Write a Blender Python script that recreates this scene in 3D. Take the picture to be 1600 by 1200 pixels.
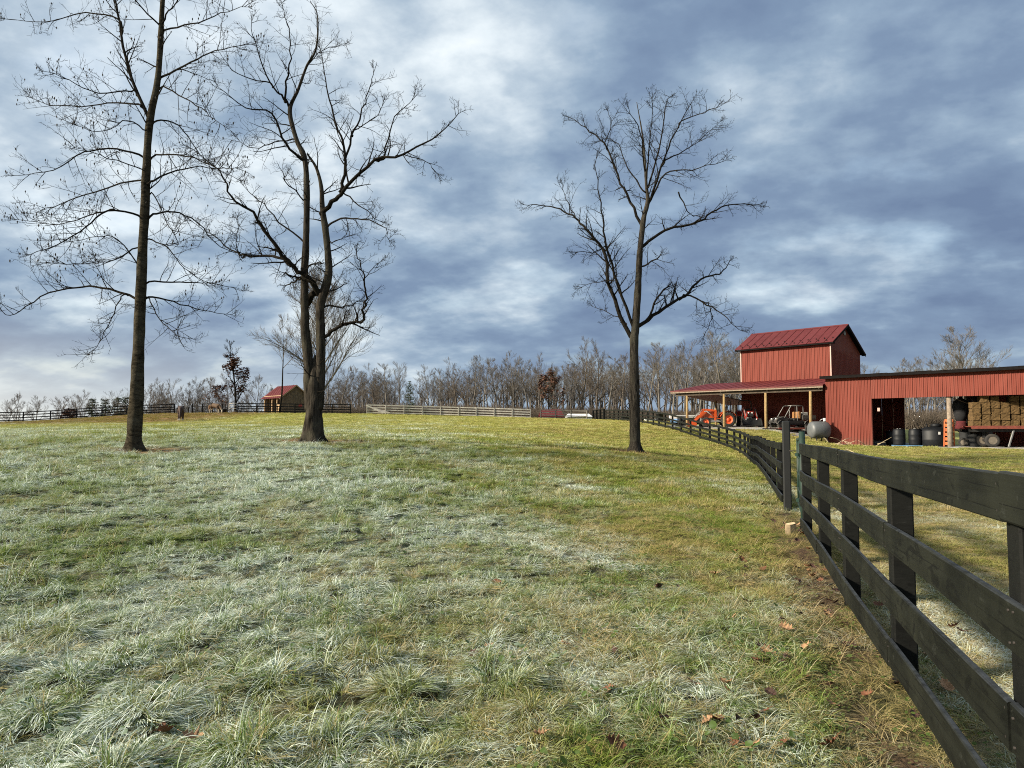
import bpy, math, random
import numpy as np
from mathutils import Vector, Matrix, noise as mnoise

for _o in list(bpy.data.objects):
    bpy.data.objects.remove(_o, do_unlink=True)
scene = bpy.context.scene
COL = scene.collection
rad = math.radians

# ------------------------------------------------------------------ camera
EYE = 1.62
FPX = 1110.0                       # focal length in pixels of a 1600 px wide picture
PITCH = math.atan(65.0 / FPX)
cam_data = bpy.data.cameras.new('camera')
cam_data.sensor_width = 36.0
cam_data.lens = 36.0 * FPX / 1600.0
cam_data.clip_start = 0.05
cam_data.clip_end = 6000.0
cam = bpy.data.objects.new('camera', cam_data)
COL.objects.link(cam)
cam.location = (0, 0, EYE)
cam.rotation_euler = (math.pi / 2 + PITCH, 0, 0)
scene.camera = cam

# ------------------------------------------------------------------ sun and sky
SUN_EL = rad(25.0)
SUN_H = Vector((-0.965, -0.262, 0)).normalized()
SUN_DIR = Vector((SUN_H.x * math.cos(SUN_EL), SUN_H.y * math.cos(SUN_EL), math.sin(SUN_EL)))
sun_data = bpy.data.lights.new('sun', 'SUN')
sun_data.energy = 5.0
sun_data.angle = rad(5.0)
sun_data.color = (1.0, 0.89, 0.71)
sun = bpy.data.objects.new('sun', sun_data)
COL.objects.link(sun)
sun.rotation_euler = SUN_DIR.to_track_quat('Z', 'Y').to_euler()
sun.location = (-60, 20, 60)

world = bpy.data.worlds.new('World')
scene.world = world
world.use_nodes = True


def build_world():
    nt = world.node_tree
    nt.nodes.clear()
    N = nt.nodes.new
    L = nt.links.new

    def math_(op, a, b=None, clamp=False):
        n = N('ShaderNodeMath'); n.operation = op; n.use_clamp = clamp
        for i, v in enumerate((a, b)):
            if v is None:
                continue
            if isinstance(v, (int, float)):
                n.inputs[i].default_value = v
            else:
                L(v, n.inputs[i])
        return n.outputs[0]

    def noise_(vec, scale, detail, rough=0.5, dist=0.0):
        n = N('ShaderNodeTexNoise')
        n.inputs['Scale'].default_value = scale
        n.inputs['Detail'].default_value = detail
        n.inputs['Roughness'].default_value = rough
        n.inputs['Distortion'].default_value = dist
        L(vec, n.inputs['Vector'])
        return n.outputs['Fac']

    def ramp_(fac, stops):
        n = N('ShaderNodeValToRGB')
        L(fac, n.inputs[0])
        e = n.color_ramp.elements
        e[0].position, e[0].color = stops[0][0], (*stops[0][1], 1)
        e[1].position, e[1].color = stops[-1][0], (*stops[-1][1], 1)
        for p, c in stops[1:-1]:
            k = e.new(p); k.color = (*c, 1)
        return n.outputs[0]

    def times_(col, k):
        n = N('ShaderNodeVectorMath'); n.operation = 'SCALE'
        L(col, n.inputs[0]); n.inputs['Scale'].default_value = k
        return n.outputs[0]

    def mix_(fac, a, b, mode='MIX'):
        n = N('ShaderNodeMix'); n.data_type = 'RGBA'; n.blend_type = mode
        for s, v in ((n.inputs[0], fac), (n.inputs[6], a), (n.inputs[7], b)):
            if isinstance(v, (int, float)):
                s.default_value = v
            elif isinstance(v, tuple):
                s.default_value = (*v, 1)
            else:
                L(v, s)
        return n.outputs[2]

    out = N('ShaderNodeOutputWorld')
    bg = N('ShaderNodeBackground')
    bg.inputs['Strength'].default_value = 0.1
    sky = N('ShaderNodeTexSky')
    sky.sky_type = 'NISHITA'
    sky.sun_disc = False
    sky.sun_elevation = SUN_EL
    sky.sun_rotation = math.atan2(SUN_H.x, SUN_H.y)
    sky.air_density = 1.2
    sky.dust_density = 1.4
    tc = N('ShaderNodeTexCoord')
    sep = N('ShaderNodeSeparateXYZ')
    L(tc.outputs['Generated'], sep.inputs[0])
    zc = math_('MAXIMUM', sep.outputs[2], 0.0)
    den = math_('ADD', zc, 0.30)
    pu = math_('DIVIDE', sep.outputs[0], den)
    pv = math_('DIVIDE', sep.outputs[1], den)
    com = N('ShaderNodeCombineXYZ')
    L(pu, com.inputs[0]); L(pv, com.inputs[1])
    mp = N('ShaderNodeMapping')
    mp.inputs['Rotation'].default_value = (0, 0, rad(24))
    mp.inputs['Location'].default_value = SKY_OFFSET
    mp.inputs['Scale'].default_value = (1.1, 1.25, 1)
    L(com.outputs[0], mp.inputs[0])
    v = mp.outputs[0]
    big = noise_(v, 1.15, 2.0, 0.45, 0.0)
    mid = noise_(v, 3.0, 7.0, 0.50, 0.0)
    fine = noise_(v, 10.0, 6.0, 0.55, 0.0)
    s = math_('ADD', math_('MULTIPLY', big, 0.44), math_('MULTIPLY', mid, 0.42))
    s = math_('ADD', s, math_('MULTIPLY', fine, 0.14))
    s = math_('ADD', math_('MULTIPLY', math_('SUBTRACT', s, 0.5), 1.20), 0.508)
    # the deck of cloud is thinner on the side of the sun
    dotn = N('ShaderNodeVectorMath'); dotn.operation = 'DOT_PRODUCT'
    L(tc.outputs['Generated'], dotn.inputs[0])
    dotn.inputs[1].default_value = tuple(SUN_DIR)
    side = math_('MULTIPLY', dotn.outputs['Value'], 0.095)
    s = math_('ADD', s, side)
    cloud = ramp_(s, [(0.34, (.078, .112, .178)), (0.44, (.104, .147, .215)), (0.51, (.150, .202, .266)),
                      (0.575, (.238, .288, .338)), (0.65, (.39, .43, .455)), (0.74, (.54, .555, .545))])
    cloud = times_(cloud, 10.0)
    gaps = ramp_(mid, [(0.55, (0, 0, 0)), (0.75, (0.3, 0.3, 0.3))])
    col = mix_(gaps, cloud, sky.outputs[0])
    # milky air low over the horizon, brightest under the sun
    low = math_('SUBTRACT', 1.0, math_('MULTIPLY', zc, 5.5), True)
    low = math_('POWER', low, 2.0)
    warm = math_('MULTIPLY', math_('ADD', dotn.outputs['Value'], 0.10, True), 1.6, True)
    lowcol = times_(mix_(warm, (.185, .235, .285), (.66, .61, .49)), 10.0)
    col = mix_(math_('MULTIPLY', low, 0.70), col, lowcol)
    L(col, bg.inputs['Color'])
    L(bg.outputs[0], out.inputs[0])


SKY_OFFSET = (5.5, 11.2, 0.0)
build_world()

vs = scene.view_settings
scene.display_settings.display_device = 'sRGB'
vs.view_transform = 'Standard'
vs.look = 'None'
vs.exposure = 1.12
vs.gamma = 1.0
vs.use_curve_mapping = False
scene.cycles.max_bounces = 6
scene.cycles.diffuse_bounces = 2
scene.cycles.transparent_max_bounces = 8
scene.cycles.use_denoising = False
scene.cycles.pixel_filter_type = 'BLACKMAN_HARRIS'
scene.cycles.filter_width = 1.05
scene.cycles.use_adaptive_sampling = True
scene.cycles.adaptive_threshold = 0.012

rng = random.Random(7)
MIN_TWIG = 0.0


# ------------------------------------------------------------------ projection helper
def P(px, py, Y):
    """world point seen at a pixel of the photograph, at distance Y along the ground axis"""
    x = (px - 800.0) / FPX
    y = (600.0 - py) / FPX
    dy = math.cos(PITCH) - y * math.sin(PITCH)
    dz = math.sin(PITCH) + y * math.cos(PITCH)
    k = Y / dy
    return Vector((x * k, Y, EYE + dz * k))


# ------------------------------------------------------------------ terrain
BU = Vector((0.669, -0.743, 0)).normalized()        # along the barn front, towards the right
BV = Vector((0.743, 0.669, 0)).normalized()         # into the barn
BC = Vector((23.2, 52.5, 0))                        # near left corner of the open shed


def BP(u, v, z):
    p = BC + BU * u + BV * v
    return Vector((p.x, p.y, z))


TP = [(0, 0, 0), (-3, 2, 0), (3, 0, 0), (0, -12, -.1), (12, -12, -.1), (-12, -12, 0), (0, 5, 0.0), (-3, 8, .1)]
for px, py, Y in [(1403, 1075, 4.4), (1253, 837, 10.8), (1228, 799, 14.6), (1218, 785, 16.5), (1176, 726, 31),
                  (1154, 708, 39.5), (1123, 695, 46), (1084, 683, 52), (1043, 669.5, 59), (994, 660, 72), (945, 656.5, 88),
                  (208, 705, 22), (490, 690, 27), (990, 706, 30), (282, 658, 70), (335, 646.5, 88),
                  (0, 660, 84), (40, 659.5, 85), (100, 655.5, 88), (270, 646, 93),
                  (290, 646, 94), (450, 646, 97), (570, 647, 99), (700, 650, 101), (850, 655, 100), (900, 657, 98),
                  (1450, 711, 37.5), (1345, 697.5, 47), (1190, 741, 24)]:
    TP.append(tuple(P(px, py, Y)))
for u, v in [(1, 0), (8, 0), (16, 0), (24, 0), (2, 9), (12, 9), (24, 9)]:
    p = BP(u, v, 0.2); TP.append(tuple(p))
for u, v, zz in [(-3.5, -.6, 1.24), (-8, -.6, 1.33), (-12.5, -.3, 1.50), (-4, 6, 1.3), (-12, 7, 1.6), (-4, 14, 1.4), (-14, 14, 1.7)]:
    p = BP(u, v, zz); TP.append(tuple(p))
TP += [(13.7, 19, .0), (20, 20, .02), (30, 25, .05), (9, 8, 0), (-90, 140, -2), (-60, 130, .4), (-38, 108, 3.4), (-20, 145, 2.5),
       (10, 145, 2.2), (45, 125, 1.5), (70, 80, .3), (60, 40, 0), (-60, 40, 1), (-60, 68, 1.5), (-40, 20, .6),
       (-20, 8, .1), (-95, 85, 1.2), (30, 95, 1.6)]
TPA = np.array(TP, float)


def _kern(d2):
    return 0.5 * d2 * np.log(d2 + 1e-9)


_n = len(TPA)
_d2 = ((TPA[:, None, :2] - TPA[None, :, :2]) ** 2).sum(-1)
_A = np.zeros((_n + 3, _n + 3))
_A[:_n, :_n] = _kern(_d2) + np.eye(_n) * 0.05
_A[:_n, _n] = 1
_A[:_n, _n + 1:] = TPA[:, :2]
_A[_n, :_n] = 1
_A[_n + 1:, :_n] = TPA[:, :2].T
_W = np.linalg.solve(_A, np.concatenate([TPA[:, 2], [0, 0, 0]]))


RES = None


def terr_np(x, y, bumps=True):
    x = np.asarray(x, float); y = np.asarray(y, float)
    sh = x.shape
    x = x.ravel(); y = y.ravel()
    z = np.empty(len(x))
    for i in range(0, len(x), 20000):
        xx = x[i:i + 20000]; yy = y[i:i + 20000]
        d2 = (xx[:, None] - TPA[None, :, 0]) ** 2 + (yy[:, None] - TPA[None, :, 1]) ** 2
        z[i:i + 20000] = _kern(d2) @ _W[:_n] + _W[_n] + _W[_n + 1] * xx + _W[_n + 2] * yy
    r = np.hypot(x, y - 50)
    st = np.clip((x + 62) / 40, 0, 1)
    t = np.clip((r - 105 - 45 * st * st * (3 - 2 * st)) / 150, 0, 1)
    t = t * t * (3 - 2 * t)
    z = z * (1 - t) + (-5.0) * t
    if not bumps:
        return z.reshape(sh)
    # tussocky unevenness
    amp = 0.030
    z = z + amp * (np.sin(x * 1.7 + 1.3 * np.sin(y * .9)) * np.sin(y * 1.45 + 1.1 * np.sin(x * .8 + 2)))
    z = z + 0.014 * np.sin(x * 4.1 + 2 * np.sin(y * 2.3)) * np.sin(y * 3.7 + 2 * np.sin(x * 1.9))
    return z.reshape(sh)


def terr(x, y):
    return float(terr_np(np.array([x]), np.array([y]))[0])


def G(px, Y, dz=0.0):
    """a point on the ground at distance Y in the direction of picture column px"""
    p = P(px, 665, Y)
    return Vector((p.x, Y, terr(p.x, Y) + dz))


# ------------------------------------------------------------------ material helpers
class NT:
    def __init__(self, name):
        self.m = bpy.data.materials.new(name)
        self.m.use_nodes = True
        self.t = self.m.node_tree
        self.t.nodes.clear()
        self.out = self.t.nodes.new('ShaderNodeOutputMaterial')

    def n(self, typ, **kw):
        nd = self.t.nodes.new(typ)
        for k, v in kw.items():
            setattr(nd, k, v)
        return nd

    def put(self, sock, v):
        if v is None:
            return
        if hasattr(v, 'is_output'):
            self.t.links.new(v, sock)
        elif isinstance(v, (tuple, list)):
            if len(v) == 3 and len(sock.default_value) == 4:
                v = (*v, 1)
            sock.default_value = v
        else:
            sock.default_value = v

    def math(self, op, a, b=None, c=None, clamp=False):
        nd = self.n('ShaderNodeMath', operation=op, use_clamp=clamp)
        for i, v in enumerate((a, b, c)):
            self.put(nd.inputs[i], v)
        return nd.outputs[0]

    def noise(self, vec=None, scale=5.0, detail=4.0, rough=0.55, dist=0.0, col=False):
        nd = self.n('ShaderNodeTexNoise')
        self.put(nd.inputs['Vector'], vec)
        self.put(nd.inputs['Scale'], scale)
        self.put(nd.inputs['Detail'], detail)
        self.put(nd.inputs['Roughness'], rough)
        self.put(nd.inputs['Distortion'], dist)
        return nd.outputs['Color' if col else 'Fac']

    def vmap(self, vec, scale=(1, 1, 1), rot=(0, 0, 0), loc=(0, 0, 0)):
        nd = self.n('ShaderNodeMapping')
        self.put(nd.inputs[0], vec)
        nd.inputs['Scale'].default_value = scale
        nd.inputs['Rotation'].default_value = rot
        nd.inputs['Location'].default_value = loc
        return nd.outputs[0]

    def ramp(self, fac, stops, interp='LINEAR'):
        nd = self.n('ShaderNodeValToRGB')
        nd.color_ramp.interpolation = interp
        self.put(nd.inputs[0], fac)
        e = nd.color_ramp.elements

        def c4(c):
            return (c, c, c, 1) if isinstance(c, (int, float)) else (*c, 1)
        e[0].position, e[0].color = stops[0][0], c4(stops[0][1])
        e[1].position, e[1].color = stops[-1][0], c4(stops[-1][1])
        for p, c in stops[1:-1]:
            k = e.new(p); k.color = c4(c)
        return nd.outputs[0]

    def mix(self, fac, a, b, mode='MIX'):
        nd = self.n('ShaderNodeMix', data_type='RGBA', blend_type=mode)
        self.put(nd.inputs[0], fac); self.put(nd.inputs[6], a); self.put(nd.inputs[7], b)
        return nd.outputs[2]

    def pos(self):
        return self.n('ShaderNodeNewGeometry').outputs['Position']

    def obj(self):
        return self.n('ShaderNodeTexCoord').outputs['Object']

    def rnd(self):
        return self.n('ShaderNodeObjectInfo').outputs['Random']

    def bump(self, h, strength=0.3, dist=0.01):
        nd = self.n('ShaderNodeBump')
        nd.inputs['Strength'].default_value = strength
        nd.inputs['Distance'].default_value = dist
        self.put(nd.inputs['Height'], h)
        return nd.outputs[0]

    def bsdf(self, color, rough=0.8, metallic=0.0, spec=0.4, normal=None, emission=None):
        b = self.n('ShaderNodeBsdfPrincipled')
        self.put(b.inputs['Base Color'], color)
        self.put(b.inputs['Roughness'], rough)
        self.put(b.inputs['Metallic'], metallic)
        self.put(b.inputs['Specular IOR Level'], spec)
        if normal is not None:
            self.put(b.inputs['Normal'], normal)
        self.t.links.new(b.outputs[0], self.out.inputs[0])
        return b


M = {}


def simple(name, color, rough=0.7, metallic=0.0, spec=0.4, var=0.18, scale=6.0, dirt=None, bump=0.0):
    """plain surface with uneven tone, dirt and wear"""
    t = NT(name)
    p = t.pos()
    f = t.noise(p, scale, 5, 0.6)
    lo = tuple(c * (1 - var * 1.3) for c in color)
    hi = tuple(min(1, c * (1 + var)) for c in color)
    c = t.mix(t.ramp(f, [(0.3, 0.0), (0.7, 1.0)]), lo, hi)
    if dirt:
        d = t.noise(p, scale * 0.45, 6, 0.65)
        c = t.mix(t.math('MULTIPLY', t.ramp(d, [(0.48, 0.0), (0.75, 1.0)]), dirt[1]), c, dirt[0])
    nrm = t.bump(t.noise(p, scale * 6, 4), bump, 0.01) if bump else None
    t.bsdf(c, rough, metallic, spec, nrm)
    M[name] = t.m
    return t.m


# ------------------------------------------------------------------ mesh helpers
class MB:
    def __init__(self):
        self.v = []
        self.f = []
        self.smooth = []

    def add(self, vs, fs, smooth=False):
        b = len(self.v)
        self.v.extend(tuple(q) for q in vs)
        for f in fs:
            self.f.append(tuple(i + b for i in f))
            self.smooth.append(smooth)
        return self

    def box(self, c, s, rot=None, taper=None):
        hx, hy, hz = s[0] / 2, s[1] / 2, s[2] / 2
        tx, ty = taper or (1, 1)
        vs = [Vector((x * hx * (tx if z > 0 else 1), y * hy * (ty if z > 0 else 1), z * hz))
              for z in (-1, 1) for y in (-1, 1) for x in (-1, 1)]
        if rot is not None:
            vs = [rot @ q for q in vs]
        c = Vector(c)
        return self.add([q + c for q in vs], [(0, 2, 3, 1), (4, 5, 7, 6), (0, 1, 5, 4), (2, 6, 7, 3), (0, 4, 6, 2), (1, 3, 7, 5)])

    def cbox(self, c, s, ch=0.02, rot=None):
        """box with chamfered edges"""
        hx, hy, hz = s[0] / 2, s[1] / 2, s[2] / 2
        ch = min(ch, hx * .9, hy * .9, hz * .9)
        vs = []
        idx = {}
        for sx in (-1, 1):
            for sy in (-1, 1):
                for sz in (-1, 1):
                    for a in range(3):
                        q = [sx * hx, sy * hy, sz * hz]
                        for b in range(3):
                            if b != a:
                                q[b] -= (sx, sy, sz)[b] * ch
                        idx[(sx, sy, sz, a)] = len(vs)
                        vs.append(Vector(q))
        fs = []

        def face(keys, out):
            ids = [idx[k] for k in keys]
            n = (vs[ids[1]] - vs[ids[0]]).cross(vs[ids[2]] - vs[ids[1]])
            fs.append(tuple(ids) if n.dot(out) > 0 else tuple(reversed(ids)))
        for a in range(3):
            b, c2 = (a + 1) % 3, (a + 2) % 3
            for s1 in (-1, 1):
                ks = []
                for p, q in ((-1, -1), (1, -1), (1, 1), (-1, 1)):
                    k = [0, 0, 0]; k[a] = s1; k[b] = p; k[c2] = q
                    ks.append((*k, a))
                o = Vector((0, 0, 0)); o[a] = s1
                face(ks, o)
            for p in (-1, 1):
                for q in (-1, 1):
                    k1 = [0, 0, 0]; k2 = [0, 0, 0]
                    k1[a] = -1; k2[a] = 1
                    k1[b] = k2[b] = p; k1[c2] = k2[c2] = q
                    o = Vector((0, 0, 0)); o[b] = p; o[c2] = q
                    face([(*k1, b), (*k2, b), (*k2, c2), (*k1, c2)], o)
        for sx in (-1, 1):
            for sy in (-1, 1):
                for sz in (-1, 1):
                    face([(sx, sy, sz, 0), (sx, sy, sz, 1), (sx, sy, sz, 2)], Vector((sx, sy, sz)))
        if rot is not None:
            vs = [rot @ q for q in vs]
        c = Vector(c)
        return self.add([q + c for q in vs], fs)

    def bar(self, a, b, w, h, up=(0, 0, 1)):
        a = Vector(a); b = Vector(b)
        d = b - a
        x = d.normalized()
        u = Vector(up)
        y = u.cross(x)
        if y.length < 1e-4:
            y = Vector((0, 1, 0)).cross(x)
        y.normalize()
        z = x.cross(y)
        R = Matrix((x, y, z)).transposed()
        return self.box((a + b) / 2, (d.length, w, h), R)

    def tube(self, pts, rads, n=6, cap=True, smooth=True):
        m = len(pts)
        vs = []
        prev = None
        for i in range(m):
            if i == 0:
                d = pts[1] - pts[0]
            elif i == m - 1:
                d = pts[-1] - pts[-2]
            else:
                d = pts[i + 1] - pts[i - 1]
            if d.length_squared < 1e-14:
                d = Vector((0, 0, 1))
            d.normalize()
            if prev is None:
                a = Vector((0, 0, 1)) if abs(d.z) < 0.9 else Vector((1, 0, 0))
                prev = a.cross(d).normalized()
            x = prev - d * prev.dot(d)
            if x.length_squared < 1e-10:
                a = Vector((0, 1, 0)) if abs(d.y) < 0.9 else Vector((1, 0, 0))
                x = a.cross(d)
            x.normalize()
            prev = x
            y = d.cross(x)
            r = rads[i]
            for k in range(n):
                a = 2 * math.pi * k / n
                vs.append(pts[i] + x * (math.cos(a) * r) + y * (math.sin(a) * r))
        fs = []
        for i in range(m - 1):
            for k in range(n):
                k2 = (k + 1) % n
                fs.append((i * n + k, i * n + k2, (i + 1) * n + k2, (i + 1) * n + k))
        if cap and n > 3:
            fs.append(tuple(range(n - 1, -1, -1)))
            fs.append(tuple(range((m - 1) * n, m * n)))
        return self.add(vs, fs, smooth)

    def lathe(self, prof, n=20, axis='z', c=(0, 0, 0), smooth=True, cap=True):
        """profile of (radius, height) turned round an axis"""
        vs = []
        for r, h in prof:
            for k in range(n):
                a = 2 * math.pi * k / n
                q = (r * math.cos(a), r * math.sin(a), h)
                if axis == 'y':
                    q = (q[0], q[2], -q[1])
                elif axis == 'x':
                    q = (q[2], q[0], q[1])
                vs.append((q[0] + c[0], q[1] + c[1], q[2] + c[2]))
        fs = []
        m = len(prof)
        for i in range(m - 1):
            for k in range(n):
                k2 = (k + 1) % n
                fs.append((i * n + k, i * n + k2, (i + 1) * n + k2, (i + 1) * n + k))
        self.add(vs, fs, smooth)
        b = len(self.v) - len(vs)
        for i, rev in ((0, True), (m - 1, False)) if cap else ():
            if prof[i][0] > 1e-4:
                ids = [b + i * n + k for k in range(n)]
                self.f.append(tuple(reversed(ids)) if rev else tuple(ids)); self.smooth.append(False)
        return self

    def prism(self, pts, d):
        """flat polygon pts pushed along vector d"""
        d = Vector(d)
        n = len(pts)
        vs = [Vector(q) for q in pts] + [Vector(q) + d for q in pts]
        fs = [tuple(range(n - 1, -1, -1)), tuple(range(n, 2 * n))]
        for i in range(n):
            j = (i + 1) % n
            fs.append((i, j, j + n, i + n))
        return self.add(vs, fs)

    def mesh(self, name, mat=None):
        me = bpy.data.meshes.new(name)
        me.from_pydata(self.v, [], self.f)
        if len(self.smooth):
            me.polygons.foreach_set('use_smooth', self.smooth)
        if mat:
            me.materials.append(M[mat] if isinstance(mat, str) else mat)
        me.update()
        return me


def link(name, me, parent=None, loc=None):
    o = bpy.data.objects.new(name, me)
    COL.objects.link(o)
    if parent is not None:
        o.parent = parent
    if loc is not None:
        o.location = loc
    return o


def part(name, mb, mat, parent):
    return link(name, mb.mesh(name, mat), parent)


def tag(o, label=None, cat=None, group=None, kind=None):
    if label:
        o['label'] = label
    if cat:
        o['category'] = cat
    if group:
        o['group'] = group
    if kind:
        o['kind'] = kind
    return o


def thing(name, label, cat, loc=(0, 0, 0), rz=0.0, group=None):
    o = link(name, None)
    o.location = loc
    o.rotation_euler = (0, 0, rz)
    o.empty_display_size = 0.3
    return tag(o, label, cat, group)


def copy_tree(o, parent=None):
    c = o.copy()
    COL.objects.link(c)
    c.parent = parent
    for ch in list(o.children):
        copy_tree(ch, c)
    return c


_unit = {}


def unit_box(mat):
    if mat not in _unit:
        _unit[mat] = MB().cbox((0, 0, 0), (1, 1, 1), 0.02).mesh('board_' + mat, mat)
    return _unit[mat]


def plank(name, parent, a, b, w, h, mat, roll=None):
    """one board from a to b (in the parent's space): w across, h high, sharing one mesh"""
    a = Vector(a); b = Vector(b)
    x = (b - a)
    ln = x.length
    x = x.normalized()
    up = Vector((0, 0, 1)) if abs(x.z) < 0.95 else (roll or Vector((0, 1, 0)))
    y = up.cross(x).normalized()
    z = x.cross(y)
    R = Matrix((x, y, z)).transposed().to_4x4()
    o = link(name, unit_box(mat), parent)
    o.matrix_local = Matrix.Translation((a + b) / 2) @ R @ Matrix.Diagonal((ln, w, h, 1))
    return o

# ------------------------------------------------------------------ ground and grass colours
TRUNKS = [(P(208, 705, 22).x, 22, .5), (P(490, 690, 27).x, 27, .75), (P(992, 705, 30).x, 30, .5)]


def grass_fields(t):
    """patch masks in world space shared by the soil and the blades: frost, straw, worn strip"""
    p = t.pos()
    sep = t.n('ShaderNodeSeparateXYZ')
    t.put(sep.inputs[0], p)
    X, Y = sep.outputs[0], sep.outputs[1]
    n1 = t.noise(t.vmap(p, (1, .75, 0)), 0.22, 3, 0.55)
    n2 = t.noise(t.vmap(p, (1, .8, 0), loc=(7, 3, 0)), 1.15, 4, 0.6)
    n3 = t.noise(t.vmap(p, (1, .55, 0), loc=(-4, 9, 0)), 0.55, 5, 0.62)
    n4 = t.noise(t.vmap(p, (1, 1, 0), loc=(2, -6, 0)), 4.5, 3, 0.6)
    # frost is heavy in the open left of the field and thins out towards the fence and the sunny rise
    lean = t.math('MULTIPLY', t.math('SUBTRACT', 1.3, X), 0.060)
    lean = t.math('MULTIPLY', lean, t.math('MAXIMUM', t.math('MULTIPLY', t.math('SUBTRACT', 24.0, Y), 0.07, None, True), 0.35))
    far = t.math('MULTIPLY', t.math('SUBTRACT', Y, 30.0, None, False), -0.0052)
    far = t.math('MINIMUM', far, 0.06)
    fr = t.math('ADD', t.math('SUBTRACT', t.math('ADD', t.math('MULTIPLY', n1, 0.95), t.math('MULTIPLY', n2, 0.75)), 0.235), t.math('MINIMUM', t.math('MAXIMUM', lean, -0.24), 0.17))
    fr = t.math('ADD', fr, far)
    # the yard right of the fence is frosted too
    sx = t.math('SUBTRACT', X, t.math('ADD', t.math('MULTIPLY', Y, 0.318), 0.98))
    yard = t.math('MULTIPLY', t.math('MULTIPLY', sx, 3.0, None, True), t.math('MULTIPLY', t.math('SUBTRACT', 24.0, Y), 0.09, None, True))
    fr = t.math('ADD', fr, t.math('MULTIPLY', yard, 0.24))
    frost = t.ramp(fr, [(0.56, 0.0), (0.70, 0.30), (0.92, 0.85)])
    straw = t.math('ADD', t.math('MULTIPLY', n3, 0.8), t.math('MULTIPLY', n4, 0.25))
    straw = t.math('ADD', straw, t.math('MINIMUM', t.math('MAXIMUM', t.math('MULTIPLY', X, 0.016), -0.04), 0.05))
    straw = t.math('ADD', straw, t.math('MULTIPLY', yard, 0.12))
    patch = t.math('MULTIPLY', t.math('SUBTRACT', 1.0, t.math('MULTIPLY', t.math('ABSOLUTE', t.math('SUBTRACT', X, 2.3)), 0.42), None, True), t.math('SUBTRACT', 1.0, t.math('MULTIPLY', t.math('ABSOLUTE', t.math('SUBTRACT', Y, 9.5)), 0.25), None, True))
    straw = t.math('ADD', straw, t.math('MULTIPLY', patch, 0.13))
    straw = t.ramp(straw, [(0.50, 0.0), (0.64, 0.75), (0.78, 1.0)])
    # brown tired grass by the left back fence
    bx = t.math('MULTIPLY', t.math('SUBTRACT', -28.0, X), 0.15, None, True)
    by = t.math('MULTIPLY', t.math('SUBTRACT', Y, 62.0), 0.12, None, True)
    brown = t.math('MULTIPLY', t.math('MULTIPLY', bx, by), t.ramp(n3, [(0.3, 0.6), (0.55, 1.0)]))
    # trodden earth and leaf litter round the trunks
    for tx, ty, tr in TRUNKS:
        dx = t.math('MULTIPLY', t.math('SUBTRACT', X, tx + .35), .62)
        dy = t.math('SUBTRACT', Y, ty)
        ds = t.math('SQRT', t.math('ADD', t.math('MULTIPLY', dx, dx), t.math('MULTIPLY', dy, dy)))
        ds = t.math('ADD', ds, t.math('MULTIPLY', t.math('SUBTRACT', n2, .5), 1.1))
        brown = t.math('MAXIMUM', brown, t.math('MULTIPLY', t.math('SUBTRACT', tr + .75, ds), 1.8, None, True))
    # worn strip along the near fence
    ab = t.math('ABSOLUTE', t.math('ADD', sx, 0.18))
    wear = t.math('SUBTRACT', 1.0, t.math('MULTIPLY', ab, 2.0), None, True)
    wear = t.math('MULTIPLY', wear, t.math('MULTIPLY', t.math('SUBTRACT', 34.0, Y), 0.06, None, True))
    wear = t.math('MULTIPLY', wear, t.ramp(n2, [(0.44, 0.0), (0.54, 1.0)]))
    sunny = t.math('MULTIPLY', t.math('SUBTRACT', Y, 16.0), 0.022, None, True)  # distant rise: yellower grass, with its sunlit brightness put into the colour
    return dict(yard=yard, p=p, X=X, Y=Y, n1=n1, n2=n2, n3=n3, n4=n4, frost=frost, straw=straw, brown=brown, wear=wear, sunny=sunny)


def mat_soil():
    t = NT('pasture_ground')
    g = grass_fields(t)
    fine = t.noise(g['p'], 9, 6, 0.7)
    vf = t.noise(t.vmap(g['p'], (1, .6, 1)), 32, 5, 0.7)
    soil = t.mix(t.ramp(fine, [(0.3, 0.0), (0.7, 1.0)]), (0.016, 0.020, 0.008), (0.062, 0.068, 0.022))
    soil = t.mix(t.math('MULTIPLY', g['yard'], 0.8), soil, t.mix(fine, (0.22, 0.185, 0.10), (0.37, 0.32, 0.20)))
    field = t.mix(t.ramp(fine, [(0.25, 0.0), (0.75, 1.0)]), (0.215, 0.220, 0.055), (0.405, 0.385, 0.125))
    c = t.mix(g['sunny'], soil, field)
    c = t.mix(t.math('MULTIPLY', g['straw'], 0.55), c, (0.200, 0.150, 0.065))
    c = t.mix(t.math('MULTIPLY', g['frost'], t.math('MULTIPLY', t.ramp(vf, [(0.42, 0.0), (0.62, 1.0)]), 0.55)), c, (0.40, 0.43, 0.37))
    c = t.mix(g['brown'], c, t.mix(fine, (0.140, 0.080, 0.034), (0.240, 0.148, 0.068)))
    dirt = t.mix(t.ramp(vf, [(0.35, 0.0), (0.68, 1.0)]), (0.030, 0.020, 0.013), (0.130, 0.078, 0.045))
    c = t.mix(g['wear'], c, dirt)
    hgt = t.math('ADD', t.math('MULTIPLY', fine, 0.7), t.math('MULTIPLY', vf, 0.5))
    t.bsdf(c, 0.95, 0, 0.15, t.bump(hgt, 0.8, 0.06))
    M['pasture_ground'] = t.m


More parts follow.
